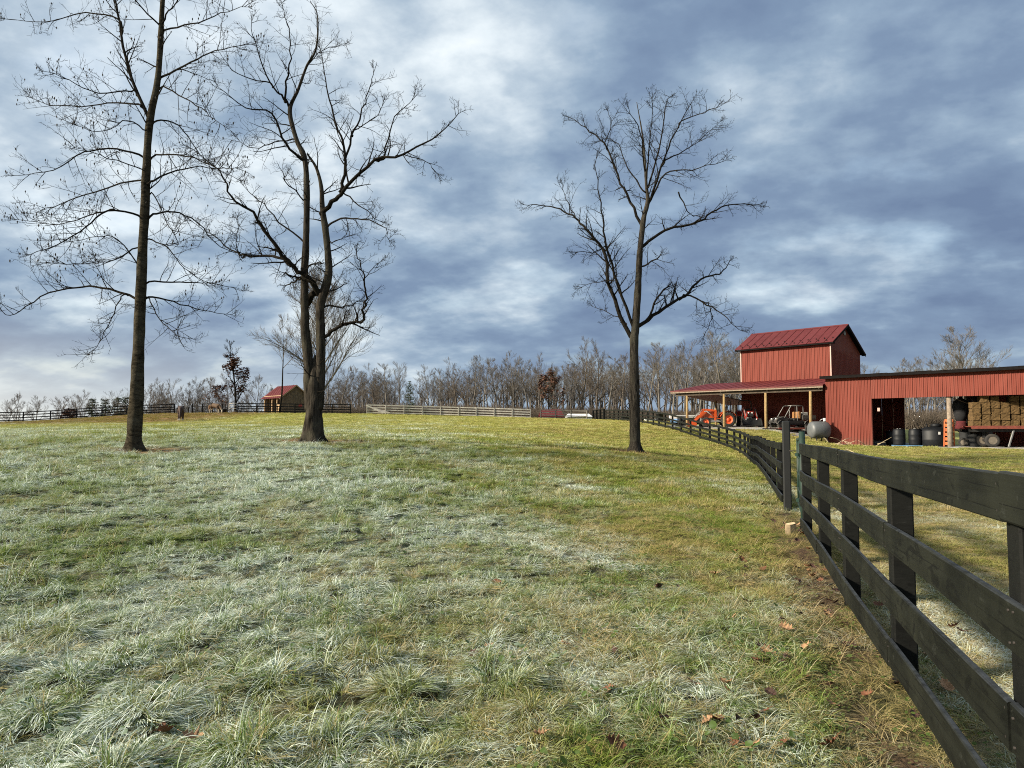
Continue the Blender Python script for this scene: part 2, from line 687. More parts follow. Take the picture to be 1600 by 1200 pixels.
def mat_blade(name, green_a, green_b, straw_c, frost_gain, frost_c=(0.70, 0.78, 0.73), straw_bias=0.0):
    t = NT(name)
    g = grass_fields(t)
    at = t.n('ShaderNodeAttribute', attribute_name='blade')
    sp = t.n('ShaderNodeSeparateColor')
    t.put(sp.inputs[0], at.outputs['Color'])
    tip, r1, r2 = sp.outputs[0], sp.outputs[1], sp.outputs[2]
    ri = t.rnd()
    green = t.mix(r1, green_a, green_b)
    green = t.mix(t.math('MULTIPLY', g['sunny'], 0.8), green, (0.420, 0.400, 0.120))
    sf = t.math('ADD', t.math('MULTIPLY', g['straw'], 0.55), t.math('MULTIPLY', t.math('POWER', r2, 4.0), 0.55))
    sf = t.math('ADD', sf, straw_bias, None, True)
    c = t.mix(sf, green, t.mix(r1, straw_c, (0.25, 0.185, 0.085)))
    c = t.mix(g['brown'], c, (0.215, 0.125, 0.055))
    c = t.mix(t.math('MULTIPLY', g['wear'], 0.4), c, (0.150, 0.100, 0.055))
    # rime sits on the outer half of the blade, unevenly from blade to blade
    fr = t.math('MULTIPLY', g['frost'], t.math('ADD', t.math('MULTIPLY', tip, 0.75), 0.28))
    pick = t.math('MULTIPLY', t.math('SUBTRACT', r1, t.math('SUBTRACT', 0.62, t.math('MULTIPLY', g['frost'], 0.45))), 5.0, None, True)
    fr = t.math('MULTIPLY', fr, t.math('ADD', 0.10, t.math('MULTIPLY', pick, 1.45)))
    fr = t.math('MULTIPLY', fr, t.math('ADD', 0.65, t.math('MULTIPLY', ri, 0.6)))
    fr = t.math('MULTIPLY', fr, frost_gain, None, True)
    c = t.mix(fr, c, frost_c)
    d = t.n('ShaderNodeBsdfDiffuse')
    t.put(d.inputs[0], c)
    tr = t.n('ShaderNodeBsdfTranslucent')
    t.put(tr.inputs[0], t.mix(0.45, c, (0.26, 0.34, 0.04)))
    gl = t.n('ShaderNodeBsdfGlossy')
    t.put(gl.inputs['Roughness'], 0.42)
    t.put(gl.inputs[0], (0.8, 0.85, 0.9))
    m1 = t.n('ShaderNodeMixShader')
    t.put(m1.inputs[0], 0.30)
    t.t.links.new(d.outputs[0], m1.inputs[1]); t.t.links.new(tr.outputs[0], m1.inputs[2])
    m2 = t.n('ShaderNodeMixShader')
    t.put(m2.inputs[0], 0.015)
    t.t.links.new(m1.outputs[0], m2.inputs[1]); t.t.links.new(gl.outputs[0], m2.inputs[2])
    t.t.links.new(m2.outputs[0], t.out.inputs[0])
    M[name] = t.m


mat_soil()
mat_blade('grass_lush', (0.038, 0.098, 0.012), (0.235, 0.310, 0.042), (0.48, 0.36, 0.15), 1.25)
mat_blade('grass_dry', (0.15, 0.15, 0.045), (0.26, 0.23, 0.080), (0.42, 0.32, 0.15), 0.85, straw_bias=0.30)
mat_blade('weed_leaf', (0.045, 0.085, 0.018), (0.090, 0.130, 0.030), (0.18, 0.15, 0.06), 0.6, (0.30, 0.36, 0.33), -0.3)


def mat_gravel():
    t = NT('gravel')
    p = t.pos()
    v = t.n('ShaderNodeTexVoronoi')
    t.put(v.inputs['Vector'], p); t.put(v.inputs['Scale'], 26.0)
    c = t.ramp(t.noise(p, 1.2, 5, 0.6), [(0.3, (0.20, 0.19, 0.17)), (0.7, (0.40, 0.385, 0.355))])
    c = t.mix(0.5, c, v.outputs['Color'], 'SOFT_LIGHT')
    t.bsdf(c, 0.95, 0, 0.2, t.bump(v.outputs['Distance'], 0.7, 0.03))
    M['gravel'] = t.m


mat_gravel()


def mat_bark(name, dark, light, lichen=None, vs=(9, 9, 1.6), amt=0.45):
    t = NT(name)
    p = t.pos()
    f = t.noise(t.vmap(p, vs), 1.0, 7, 0.65, 0.6)
    h = t.ramp(f, [(0.35, 0.0), (0.60, 1.0)])
    c = t.mix(h, dark, light)
    if lichen:
        l = t.ramp(t.noise(p, 1.3, 5, 0.6), [(0.48, 0.0), (0.62, 1.0)])
        c = t.mix(t.math('MULTIPLY', l, amt), c, lichen)
    if name == 'bark_limb':
        t.bsdf(c, 1.0, 0, 0.0)
    else:
        t.bsdf(c, 1.0, 0, 0.0, t.bump(f, 0.9, 0.05))
    M[name] = t.m


mat_bark('bark_poplar', (0.011, 0.0095, 0.007), (0.052, 0.044, 0.031), (0.080, 0.074, 0.055), (5, 5, 11), 0.35)
mat_bark('bark_furrowed', (0.009, 0.008, 0.0065), (0.050, 0.043, 0.035), (0.066, 0.063, 0.046), (13, 13, 1.5), 0.5)
mat_bark('bark_walnut', (0.010, 0.0085, 0.007), (0.060, 0.052, 0.042), (0.075, 0.072, 0.053), (14, 14, 1.8), 0.4)
mat_bark('bark_limb', (0.0075, 0.0067, 0.0058), (0.023, 0.020, 0.016), None, (14, 14, 6))
mat_bark('bark_wood', (0.062, 0.056, 0.050), (0.158, 0.144, 0.128), None, (3, 3, 1))
mat_bark('bark_wood_warm', (0.058, 0.047, 0.038), (0.132, 0.112, 0.092), None, (3, 3, 1))
simple('pine_needles', (0.030, 0.050, 0.022), 0.9, var=0.4, scale=1.5)
simple('dead_oak_leaf', (0.060, 0.024, 0.013), 0.8, var=0.4, scale=3.0)
simple('seed_cone', (0.020, 0.016, 0.012), 0.9)
simple('brush_twigs', (0.105, 0.083, 0.064), 0.95, var=0.3, scale=0.7)
simple('brush_mass', (0.105, 0.085, 0.066), 0.95, var=0.35, scale=0.5)


# ------------------------------------------------------------------ ground sheet
def grid_axis(lo, hi, c, fine, growth):
    out = [c]
    x = c
    while x < hi:
        x += fine + growth * max(0, abs(x - c) - 6); out.append(x)
    x = c
    while x > lo:
        x -= fine + growth * max(0, abs(x - c) - 6); out.insert(0, x)
    return np.array(out)


def build_ground():
    xs = grid_axis(-1500, 1500, 0.0, 0.24, 0.035)
    ys = grid_axis(-60, 2500, 5.0, 0.24, 0.028)
    XX, YY = np.meshgrid(xs, ys)
    ZZ = terr_np(XX, YY)
    nx, ny = len(xs), len(ys)
    verts = np.stack([XX.ravel(), YY.ravel(), ZZ.ravel()], 1)
    ii = np.arange(ny - 1)[:, None] * nx + np.arange(nx - 1)[None, :]
    faces = np.stack([ii, ii + 1, ii + nx + 1, ii + nx], -1).reshape(-1, 4)
    me = bpy.data.meshes.new('pasture')
    me.from_pydata(verts.tolist(), [], faces.tolist())
    me.polygons.foreach_set('use_smooth', [True] * len(me.polygons))
    me.materials.append(M['pasture_ground'])
    o = link('pasture', me)
    tag(o, 'frosted winter pasture rising to the back fence', 'ground', kind='structure')


build_ground()


def build_pad(name, u0, u1, v0, v1, dz, label, step=0.5):
    """gravel sheet lying on the ground in front of and under the barn, with a ragged edge"""
    nu = int((u1 - u0) / step); nv = int((v1 - v0) / step)
    mb = MB()
    pts = []
    for j in range(nv + 1):
        for i in range(nu + 1):
            u = u0 + (u1 - u0) * i / nu; v = v0 + (v1 - v0) * j / nv
            edge = min(i, nu - i, j, nv - j)
            if edge == 0:
                u += 0.5 * (mnoise.noise(Vector((u * 1.3, v * 1.3, 2))))
                v += 0.5 * (mnoise.noise(Vector((u * 1.3, v * 1.3, 9))))
            q = BP(u, v, 0)
            pts.append((q.x, q.y, dz if edge > 0 else dz - 0.06))
    A = np.array(pts)
    A[:, 2] += terr_np(A[:, 0], A[:, 1])
    fs = [(j * (nu + 1) + i, j * (nu + 1) + i + 1, (j + 1) * (nu + 1) + i + 1, (j + 1) * (nu + 1) + i)
          for j in range(nv) for i in range(nu)]
    mb.add(A.tolist(), fs, True)
    o = link(name, mb.mesh(name, 'gravel'))
    tag(o, label, 'ground', kind='structure')


build_pad('gravel_floor', 0.3, 26, -2.2, 10, 0.035, 'grey gravel floor under and before the open shed')
build_pad('gravel_yard', -15, -1.4, -1.5, 14, 0.040, 'grey gravel under the lean-to roof')

# ------------------------------------------------------------------ trees
def catmull(pts, sub=4):
    if len(pts) < 3:
        return [pts[0].lerp(pts[-1], i / sub) for i in range(sub + 1)]
    out = []
    ext = [pts[0] * 2 - pts[1]] + list(pts) + [pts[-1] * 2 - pts[-2]]
    for i in range(1, len(ext) - 2):
        p0, p1, p2, p3 = ext[i - 1:i + 3]
        for k in range(sub):
            s = k / sub
            out.append(0.5 * ((2 * p1) + (p2 - p0) * s + (2 * p0 - 5 * p1 + 4 * p2 - p3) * s * s + (3 * p1 - p0 - 3 * p2 + p3) * s ** 3))
    out.append(pts[-1].copy())
    return out


def rand_perp(d, r):
    while True:
        q = Vector((r.uniform(-1, 1), r.uniform(-1, 1), r.uniform(-1, 1)))
        q = q - d * q.dot(d)
        if q.length > 0.2:
            return q.normalized()


def grow(mb, tips, start, d, length, r0, depth, S, r):
    """one branch with its side branches; S holds the habit of the tree"""
    nseg = 5 if length > 1.2 * S['unit'] else (4 if length > 0.5 * S['unit'] else 3)
    pts = [start.copy()]
    rads = [r0]
    dirs = [d.copy()]
    cur = d.normalized()
    step = length / nseg
    for i in range(nseg):
        cur = cur + rand_perp(cur, r) * S['wander'] * r.uniform(.3, 1.2) + Vector((0, 0, S['up'] * (0.25 if depth > 1 else 0.55)))
        cur.normalize()
        pts.append(pts[-1] + cur * step)
        rads.append(max(S['rmin'] * 0.55, r0 * (1 - 0.72 * (i + 1) / nseg)))
        dirs.append(cur.copy())
    sides = 5 if r0 > 0.05 else (4 if r0 > 0.022 else 3)
    mb.tube(pts, rads, sides, cap=False)
    if depth <= 0:
        tips.append((pts[-1], dirs[-1]))
        return
    nch = max(2, int(S['kids'][depth] * r.uniform(.75, 1.25)))
    for k in range(nch):
        t = 0.18 + 0.82 * (k + r.random() * .8) / nch
        t = min(t, 0.99)
        j = min(int(t * nseg), nseg - 1)
        f = t * nseg - j
        p = pts[j].lerp(pts[j + 1], f)
        rr = rads[j] * (1 - f) + rads[j + 1] * f
        base = dirs[j + 1]
        ang = rad(r.uniform(*S['angle']))
        cd = base * math.cos(ang) + rand_perp(base, r) * math.sin(ang)
        cd.z += S['lift']
        cd.normalize()
        ln = length * r.uniform(*S['ratio']) * (1.0 - 0.45 * t)
        grow(mb, tips, p, cd, ln, max(S['rmin'], rr * 0.55), depth - 1, S, r)


def to_px(p):
    """picture position of a world point"""
    d = p - Vector((0, 0, EYE))
    f = d.y * math.cos(PITCH) + d.z * math.sin(PITCH)
    u = -d.y * math.sin(PITCH) + d.z * math.cos(PITCH)
    return 800 + FPX * d.x / f, 600 - FPX * u / f


def limb_world(pix, Y0, spread, r, lines):
    """picture polyline -> world polyline that leaves its parent's axis and wanders towards or away from the viewer"""
    n = len(pix)
    a = r.uniform(-spread, spread)
    b = r.uniform(-0.35, 0.35)
    best = None
    for ln in lines:
        for i, p in enumerate(ln):
            x, y = to_px(p)
            d = math.hypot(x - pix[0][0], y - pix[0][1])
            if best is None or d < best[0]:
                best = (d, ln, i)
    base = Y0
    pre = []
    if best and best[0] < 28:
        q = best[1][max(0, best[2] - 1)]
        base = q.y
        pre = [q.copy()]
    pts = []
    for i, q in enumerate(pix):
        t = i / max(1, n - 1)
        off = a * t + b * math.sin(t * 4) * t
        pts.append(P(q[0], q[1], base + off))
    if pre and (pts[0] - pre[0]).length > .06:
        return pre + pts
    return pts


def traced_tree(name, label, Y0, trunk_lines, limbs, S, bark, seed, group=None, kt=1.0, kl=1.0):
    """tree whose trunk and main limbs follow the photograph; side branches grow from them"""
    r = random.Random(seed)
    base = P(trunk_lines[0][0][0][0], trunk_lines[0][0][0][1], Y0)
    base.z = terr(base.x, base.y) - 0.05
    root = thing(name, label, 'tree', base, 0, group)
    tw = MB(); tips = []
    k = Y0 / FPX
    lines = []
    first = True
    for line, radii, sides in trunk_lines:
        pts = catmull([P(q[0], q[1], Y0 + (q[2] if len(q) > 2 else 0)) for q in line], 9)
        lines.append([q.copy() for q in pts])
        rr = np.interp(np.linspace(0, 1, len(pts)), np.linspace(0, 1, len(radii)), radii) * k * kt
        mb = MB()
        pts = [p - base for p in pts]
        vs0 = len(mb.v)
        mb.tube(pts, list(rr), sides)
        # uneven girth
        for i in range(vs0, len(mb.v)):
            q = Vector(mb.v[i])
            ring = (i - vs0) // sides
            c = pts[min(ring, len(pts) - 1)]
            th = 6.2832 * ((i - vs0) % sides) / sides
            w = 1 + 0.16 * mnoise.noise(Vector((q.x * 2.2, q.y * 2.2, q.z * 1.1 + seed))) + 0.11 * mnoise.noise(Vector((q.x * 8, q.y * 8, q.z * 3)))
            if first:
                h = max(0, q.z)
                w += math.exp(-h / .22) * (.30 + .34 * math.cos(4 * th + seed) + .2 * math.cos(7 * th))
            mb.v[i] = tuple(c + (q - c) * w)
        first = False
        part('trunk', mb, bark, root)
        ln = sum((pts[i + 1] - pts[i]).length for i in range(len(pts) - 1))
        n = int(ln * S['trunk_kids'])
        for j in range(n):
            t = S.get('trunk_from', .45) + (1 - S.get('trunk_from', .45)) * (j + r.random()) / max(n, 1)
            i = min(int(t * (len(pts) - 1)), len(pts) - 2)
            d = (pts[i + 1] - pts[i]).normalized()
            ang = rad(r.uniform(45, 80))
            cd = d * math.cos(ang) + rand_perp(d, r) * math.sin(ang)
            grow(tw, tips, pts[i], cd.normalized(), S['side'] * r.uniform(.5, 1.1), min(rr[i] * .4, .028), S['depth'] - 1, S, r)
    for pix, r0, r1 in limbs:
        pts = catmull(limb_world(pix, Y0, S['spread'], r, lines), 4)
        lines.append([q.copy() for q in pts])
        pts = [p - base for p in pts]
        m = len(pts)
        for i in range(1, m):
            pts[i] += Vector((r.gauss(0, 1), r.gauss(0, 1), r.gauss(0, 1))) * S['kink']
        rr = [k * kl * (r0 + (r1 - r0) * (i / (m - 1)) ** 0.8) for i in range(m)]
        part('limb', MB().tube(pts, rr, 7), 'bark_limb' if r0 < 9 else bark, root)
        seg = [(pts[i + 1] - pts[i]).length for i in range(m - 1)]
        tot = sum(seg)
        n = int(tot * S['limb_kids']) if r1 < 3 else 0
        for j in range(n):
            t = S['limb_from'] + (1 - S['limb_from']) * (j + r.random()) / n
            s = t * tot
            i = 0
            while i < m - 2 and s > seg[i]:
                s -= seg[i]; i += 1
            p = pts[i].lerp(pts[i + 1], min(1, s / max(seg[i], 1e-5)))
            d = (pts[i + 1] - pts[i]).normalized()
            ang = rad(r.uniform(*S['angle']))
            cd = d * math.cos(ang) + rand_perp(d, r) * math.sin(ang)
            cd.z += S['lift']
            cd.normalize()
            ln = S['side'] * r.uniform(.45, 1.15) * (1.15 - .55 * t)
            grow(tw, tips, p, cd, ln, min(max(S['rmin'] * 2.2, rr[i] * .55), .036), S['depth'] - 1, S, r)
        d = (pts[-1] - pts[-2]).normalized()
        for q in range(3 if r1 < 3 else 0):
            cd = (d + rand_perp(d, r) * r.uniform(.1, .5)).normalized()
            grow(tw, tips, pts[-1], cd, S['side'] * r.uniform(.2, .45), max(S['rmin'] * 1.4, rr[-1] * .8), S['depth'] - 1, S, r)
    part('twigs', tw, 'bark_limb', root)
    if S.get('cones'):
        cb = MB()
        for p, d in tips:
            if r.random() < S['cones'] and p.z > S['cone_from']:
                q = p + Vector((0, 0, .015))
                cb.lathe([(.005, 0), (.016, .025), (.020, .045), (.011, .07), (.003, .085)], 5, c=q)
        part('seed_cones', cb, 'seed_cone', root)['kind'] = 'stuff'
    # litter and root flare
    return root


S_POPLAR = dict(unit=1.0, wander=.16, up=.16, rmin=.0055, kids={3: 5, 2: 4, 1: 3, 0: 0}, angle=(32, 68), lift=.22, ratio=(.42, .75),
                depth=3, side=1.3, limb_kids=3.4, limb_from=.16, trunk_kids=0.5, trunk_from=.5, spread=3.4, kink=.018, cones=.13, cone_from=5.0)
S_OAKY = dict(unit=1.0, wander=.22, up=.07, rmin=.0060, kids={3: 5, 2: 5, 1: 3, 0: 0}, angle=(35, 75), lift=.10, ratio=(.40, .72),
              depth=3, side=1.25, limb_kids=2.9, limb_from=.22, trunk_kids=1.1, trunk_from=.42, spread=2.8, kink=.026)
S_WALNUT = dict(unit=1.0, wander=.18, up=.09, rmin=.0062, kids={3: 5, 2: 5, 1: 3, 0: 0}, angle=(32, 70), lift=.14, ratio=(.40, .70),
                depth=3, side=1.3, limb_kids=2.9, limb_from=.22, trunk_kids=.7, trunk_from=.5, spread=2.8, kink=.024)

# tall straight tree at the left
traced_tree('bare_tree', 'tall straight bare tree with mottled bark, leftmost of the three field trees', 22.0,
    [([(208, 708), (209.5, 690), (213, 620), (216, 560), (221.6, 420), (226, 327), (233, 200), (247, 117), (254, 0), (258, -120), (260, -230)],
      [20, 15.5, 13.8, 12.6, 10.4, 9.2, 7.8, 6.4, 5.2, 3.4, 1.2], 22)],
    [([(211, 467), (159, 450), (117, 449), (65, 462), (23, 492), (3, 486)], 3.0, .5),
     ([(190, 462), (173, 499), (154, 537), (140, 555)], 1.5, .4),
     ([(217, 336), (168, 329), (135, 355), (89, 383), (47, 397)], 2.6, .5),
     ([(168, 329), (130, 340), (93, 350), (28, 343)], 1.8, .4),
     ([(222, 280), (149, 299), (84, 322), (47, 334)], 2.4, .4),
     ([(224, 245), (182, 233), (131, 238), (84, 266), (28, 275)], 2.7, .5),
     ([(224, 266), (168, 247), (117, 230)], 1.8, .4),
     ([(231, 184), (201, 112), (187, 37), (177, -20), (165, -90)], 4.2, 1.2),
     ([(184, 30), (135, 21), (70, 35), (9, 30)], 2.2, .4),
     ([(215, 163), (182, 161), (126, 166), (75, 163), (42, 149)], 2.3, .4),
     ([(205, 140), (154, 145), (107, 126), (70, 110)], 1.9, .4),
     ([(215, 387), (177, 406), (140, 411), (93, 411)], 2.0, .4),
     ([(230, 205), (200, 188), (160, 205), (120, 195)], 1.9, .4),
     ([(231, 464), (271, 471), (317, 485), (359, 492)], 2.6, .4),
     ([(233, 441), (280, 441), (327, 443), (373, 453)], 2.4, .4),
     ([(232, 466), (250, 499), (272, 520), (280, 530)], 1.5, .4),
     ([(238, 336), (271, 331), (308, 348), (345, 387), (387, 397)], 2.5, .5),
     ([(240, 282), (275, 266), (327, 261), (373, 280)], 2.6, .5),
     ([(243, 243), (289, 243), (341, 261), (370, 262)], 2.3, .4),
     ([(245, 189), (280, 196), (308, 233), (327, 261)], 2.3, .4),
     ([(254, 135), (289, 154), (322, 175), (345, 196)], 2.1, .4),
     ([(257, 119), (299, 98), (336, 79), (392, 70)], 2.8, .5),
     ([(259, 47), (299, 37), (345, 21), (387, 9)], 2.4, .4),
     ([(233, 373), (261, 387), (289, 420), (327, 443)], 1.9, .4),
     ([(239, 303), (262, 350), (280, 383)], 1.7, .4),
     ([(257, 28), (275, 0), (300, -60)], 2.4, .5),
     ([(247, 37), (210, 0), (190, -40)], 2.4, .5),
     ([(258, -30), (310, -50), (360, -90)], 2.3, .4),
     ([(220, 420), (185, 375), (150, 370), (110, 378)], 1.8, .4)],
    S_POPLAR, 'bark_poplar', 11, kt=.72, kl=.84)

# twin-stemmed tree
traced_tree('bare_tree', 'spreading bare tree with twin trunks rising from one broad base', 27.0,
    [([(489, 693), (489, 680), (490, 650), (491, 610), (492, 585), (492, 555)], [30, 26, 23, 20.5, 14, 3], 24),
     ([(485, 640), (483, 600), (482, 572), (477, 513), (476, 455), (476, 417), (479, 354), (479, 292), (476, 248), (463, 217), (453, 173), (466, 140), (479, 104), (494, 75), (496, 25), (485, 2)],
      [16, 14.5, 13.5, 12, 10.5, 9.8, 8.6, 8, 7.4, 6.2, 5.4, 4, 3.3, 2.6, 1.7, .8], 18),
     ([(496, 640), (499, 600), (501, 560), (501, 520), (501, 478), (511, 440), (514, 417), (509, 362), (504, 329), (502, 292), (494, 262), (480, 240)],
      [16, 14.5, 13, 12, 11, 11, 9.6, 8.8, 7, 5.2, 4.2, 2.2], 18)],
    [([(504, 332), (525, 312), (542, 292), (587, 250), (629, 242), (675, 217), (718, 179)], 6.2, .7),
     ([(533, 300), (537, 280), (540, 242), (533, 212), (517, 167), (508, 125), (503, 80)], 4.6, .6),
     ([(540, 242), (554, 204), (566, 170), (578, 135), (584, 110)], 3, .5),
     ([(552, 205), (585, 185), (600, 160)], 1.8, .4),
     ([(600, 247), (604, 225), (617, 183), (646, 154)], 2.6, .5),
     ([(629, 242), (660, 250), (680, 268)], 1.6, .4),
     ([(500, 460), (484, 438), (466, 423), (442, 400), (412, 358), (396, 333), (362, 308), (342, 267), (300, 233)], 7.2, .7),
     ([(500, 458), (487, 461), (478, 482), (477, 508)], 6.4, 6.5),
     ([(456, 414), (425, 400), (383, 400), (367, 394), (337, 371), (300, 346)], 4.2, .5),
     ([(376, 400), (370, 370), (372, 340)], 1.5, .4),
     ([(508, 528), (531, 509), (552, 504), (567, 502), (568, 485), (572, 467), (569, 439), (566, 420), (557, 394)], 4.6, .9),
     ([(568, 436), (582, 420), (596, 408)], 1.4, .4),
     ([(513, 478), (540, 479), (561, 471)], 2.6, 1.0),
     ([(503, 455), (521, 453), (536, 444)], 2.8, 1.0),
     ([(470, 434), (456, 432), (444, 426)], 2.6, 1.0),
     ([(470, 436), (459, 440), (449, 444)], 2.4, 1.0),
     ([(478, 420), (492, 413), (502, 410)], 2.2, .9),
     ([(474, 250), (446, 225), (425, 179), (383, 167), (342, 137)], 4, .5),
     ([(452, 168), (440, 150), (421, 129), (400, 75), (392, 33)], 3.4, .5),
     ([(447, 152), (448, 120), (454, 92), (450, 42), (442, 15)], 2.8, .5),
     ([(475, 312), (446, 283), (447, 270)], 2.2, .5),
     ([(477, 378), (437, 346), (404, 312), (380, 290)], 2.6, .5),
     ([(512, 354), (533, 342), (567, 342), (600, 354), (606, 375)], 2.8, .5),
     ([(540, 304), (567, 325), (592, 346)], 2.2, .5),
     ([(421, 129), (380, 120), (350, 100)], 2, .4),
     ([(463, 217), (430, 222), (395, 232), (370, 215)], 2.2, .4),
     ([(479, 104), (505, 78), (540, 68)], 1.7, .4),
     ([(510, 380), (530, 376), (545, 360)], 1.8, .5)],
    S_OAKY, 'bark_furrowed', 23, kt=.58, kl=.80)

# lone tree at the right
traced_tree('bare_tree', 'bare tree with upswept forked limbs, standing alone near the curve of the dark fence', 30.0,
    [([(992, 708), (992, 695), (992, 620), (991, 535), (993, 512), (997, 445), (1000, 395), (1005, 345), (1012, 315), (1010, 290), (1005, 220), (995, 160)],
      [19, 13, 11.4, 10.6, 9.6, 7.4, 6.8, 6.2, 5, 3.6, 2.0, .8], 20)],
    [([(988, 532), (970, 495), (952, 440), (942, 390), (915, 360), (900, 340), (875, 327), (845, 320), (820, 320)], 5.6, .6),
     ([(988, 508), (965, 445), (947, 385), (942, 340), (935, 295), (930, 245)], 4, .6),
     ([(1003, 355), (985, 315), (965, 275), (945, 225), (915, 200), (890, 185)], 4, .6),
     ([(1005, 297), (980, 262), (965, 225), (935, 213)], 2.2, .4),
     ([(1000, 509), (1030, 487), (1070, 462), (1095, 437), (1125, 427), (1141, 408)], 5, .8),
     ([(1072, 461), (1105, 475), (1130, 492), (1155, 515)], 2.6, .5),
     ([(1108, 476), (1112, 500), (1100, 525)], 1.6, .4),
     ([(1015, 494), (1025, 470), (1040, 450)], 2.8, 1.6),
     ([(1007, 382), (1040, 360), (1090, 347), (1120, 327), (1150, 320), (1186, 320)], 4, .6),
     ([(1005, 416), (1022, 406), (1032, 400)], 2.2, 1.0),
     ([(1017, 312), (1040, 270), (1080, 265), (1130, 252)], 2.8, .5),
     ([(1014, 318), (1030, 270), (1045, 230), (1065, 190), (1080, 160)], 3.4, .5),
     ([(1012, 292), (1030, 235), (1040, 170), (1046, 150)], 2.8, .5),
     ([(1044, 247), (1080, 230), (1125, 190)], 2.1, .4),
     ([(1007, 270), (1000, 205), (980, 170)], 2.4, .5),
     ([(1010, 280), (1015, 220), (1020, 160)], 2.4, .5),
     ([(900, 340), (885, 310), (878, 290)], 1.6, .4),
     ([(1065, 190), (1100, 175), (1125, 165)], 1.7, .4),
     ([(945, 225), (955, 195), (950, 175)], 1.6, .4),
     ([(947, 385), (925, 395), (900, 395)], 1.8, .4),
     ([(960, 440), (935, 440), (910, 448)], 1.6, .4),
     ([(1060, 300), (1075, 330), (1090, 340)], 1.6, .4),
     ([(978, 505), (950, 488), (925, 480)], 1.6, .4)],
    S_WALNUT, 'bark_walnut', 37, kt=.66, kl=.80)


def free_tree(height, seed, spread=0.5, forks=7, bole=0.35, twig=0.020, r0=None, depth=3, lean=0.0, up=.10, fine=1.0):
    """bare tree grown from its bole; returns trunk mesh builder and crown mesh builder"""
    r = random.Random(seed)
    tb, cb = MB(), MB()
    tips = []
    r0 = r0 or height * 0.018
    pts = [Vector((0, 0, -0.3))]
    n = 9
    cur = Vector((lean, 0, 1)).normalized()
    rads = [r0 * 1.35]
    for i in range(n):
        cur = (cur + rand_perp(cur, r) * 0.07 + Vector((0, 0, .05))).normalized()
        pts.append(pts[-1] + cur * (height * .92 / n))
        rads.append(max(twig, r0 * (1 - .93 * ((i + 1) / n) ** .85)))
    tb.tube(pts, rads, 7)
    S = dict(unit=height * .08, wander=.13, up=up, rmin=twig, kids={3: int(7 * fine), 2: int(6 * fine), 1: int(5 * fine), 0: 0}, angle=(16, 42), lift=.12, ratio=(.50, .85))
    for k in range(forks):
        t = bole + (1 - bole) * (k + r.random() * .7) / forks
        j = min(int(t * n), n - 1)
        p = pts[j].lerp(pts[j + 1], t * n - j)
        rr = rads[j]
        ang = rad(r.uniform(20, 52))
        a = k * 2.4 + r.uniform(-.5, .5)
        d = Vector((math.cos(a) * math.sin(ang), math.sin(a) * math.sin(ang), math.cos(ang)))
        ln = height * spread * r.uniform(.7, 1.1) * (1.12 - .75 * (t - bole) / (1 - bole))
        grow(cb, tips, p, d, ln, max(twig * 1.5, rr * .55), depth, S, r)
    return tb, cb, tips


WOOD = []
for i, (h, sp, fk, bo, mt, ln) in enumerate([(17, .34, 9, .30, 'bark_wood', 0), (19, .27, 9, .42, 'bark_wood', .04), (16, .42, 9, .22, 'bark_wood_warm', -.05),
                                             (18, .30, 8, .5, 'bark_wood', .08), (15, .36, 9, .3, 'bark_wood_warm', 0), (20, .24, 10, .45, 'bark_wood', -.05)]):
    tb, cb, _ = free_tree(h, 100 + i, sp, fk, bo, 0.015, depth=3, lean=ln)
    WOOD.append((tb.mesh('wood_trunk', mt), cb.mesh('wood_crown', mt), h))


def place_tree(name, label, cat, variant, px, Y, height, group=None, rz=None, r=rng, zoff=0.0):
    tm, cm, h = variant
    g = G(px, Y)
    o = thing(name, label, cat, (g.x, g.y, g.z + zoff), r.uniform(0, 6.28) if rz is None else rz, group)
    s = height / h
    link('trunk', tm, o)
    link('crown', cm, o)
    o.scale = (s * r.uniform(.9, 1.12), s * r.uniform(.9, 1.12), s)
    return o


ORD = ['first', 'second', 'third', 'fourth', 'fifth', 'sixth', 'seventh', 'eighth', 'ninth', 'tenth', 'eleventh', 'twelfth', 'thirteenth',
       'fourteenth', 'fifteenth', 'sixteenth']
LOOKS = ['round-crowned', 'slim tall', 'broad', 'high-crowned', 'brownish', 'narrow tall']


def top_h(py, px, Y):
    """height of a thing standing at px, Y whose top shows at picture row py"""
    return P(px, py, Y).z - G(px, Y).z


# the row of trees one can tell apart in front of the wood: (column, row of the top, distance)
ZONES = [
    ('right of the green pine', 'bare trees in the wood right of the pine',
     [(668, 574, 140), (690, 571, 133), (712, 566, 145), (735, 563, 138), (757, 568, 131), (778, 562, 146), (802, 553, 134), (826, 563, 142), (848, 560, 131), (868, 575, 140)]),
    ('left of the lone tree', 'bare trees in the wood left of the lone field tree',
     [(972, 564, 138), (950, 564, 128), (930, 552, 142), (908, 545, 130), (888, 572, 137)]),
    ('right of the lone tree', 'bare trees between the lone field tree and the barn',
     [(1012, 552, 126), (1032, 540, 136), (1052, 538, 124), (1072, 547, 133), (1092, 542, 122), (1112, 538, 130), (1132, 534, 120), (1150, 540, 128), (1170, 556, 122)]),
    ('left of the green pine', 'bare trees in the wood left of the pine',
     [(624, 578, 136), (606, 570, 130), (586, 576, 141), (566, 580, 133), (548, 577, 142), (530, 574, 134), (512, 577, 140)]),
    ('left of the run-in shed', 'bare trees left of the run-in shed',
     [(398, 594, 150), (352, 598, 142), (328, 589, 146), (306, 604, 152), (285, 600, 143), (264, 606, 150), (246, 602, 155), (233, 607, 148)]),
    ('through the shed from its corner', 'bare trees seen through the open shed',
     [(1418, 560, 95), (1432, 562, 105), (1447, 560, 98), (1463, 565, 106), (1488, 560, 96), (1505, 566, 104)]),
]
k = 0
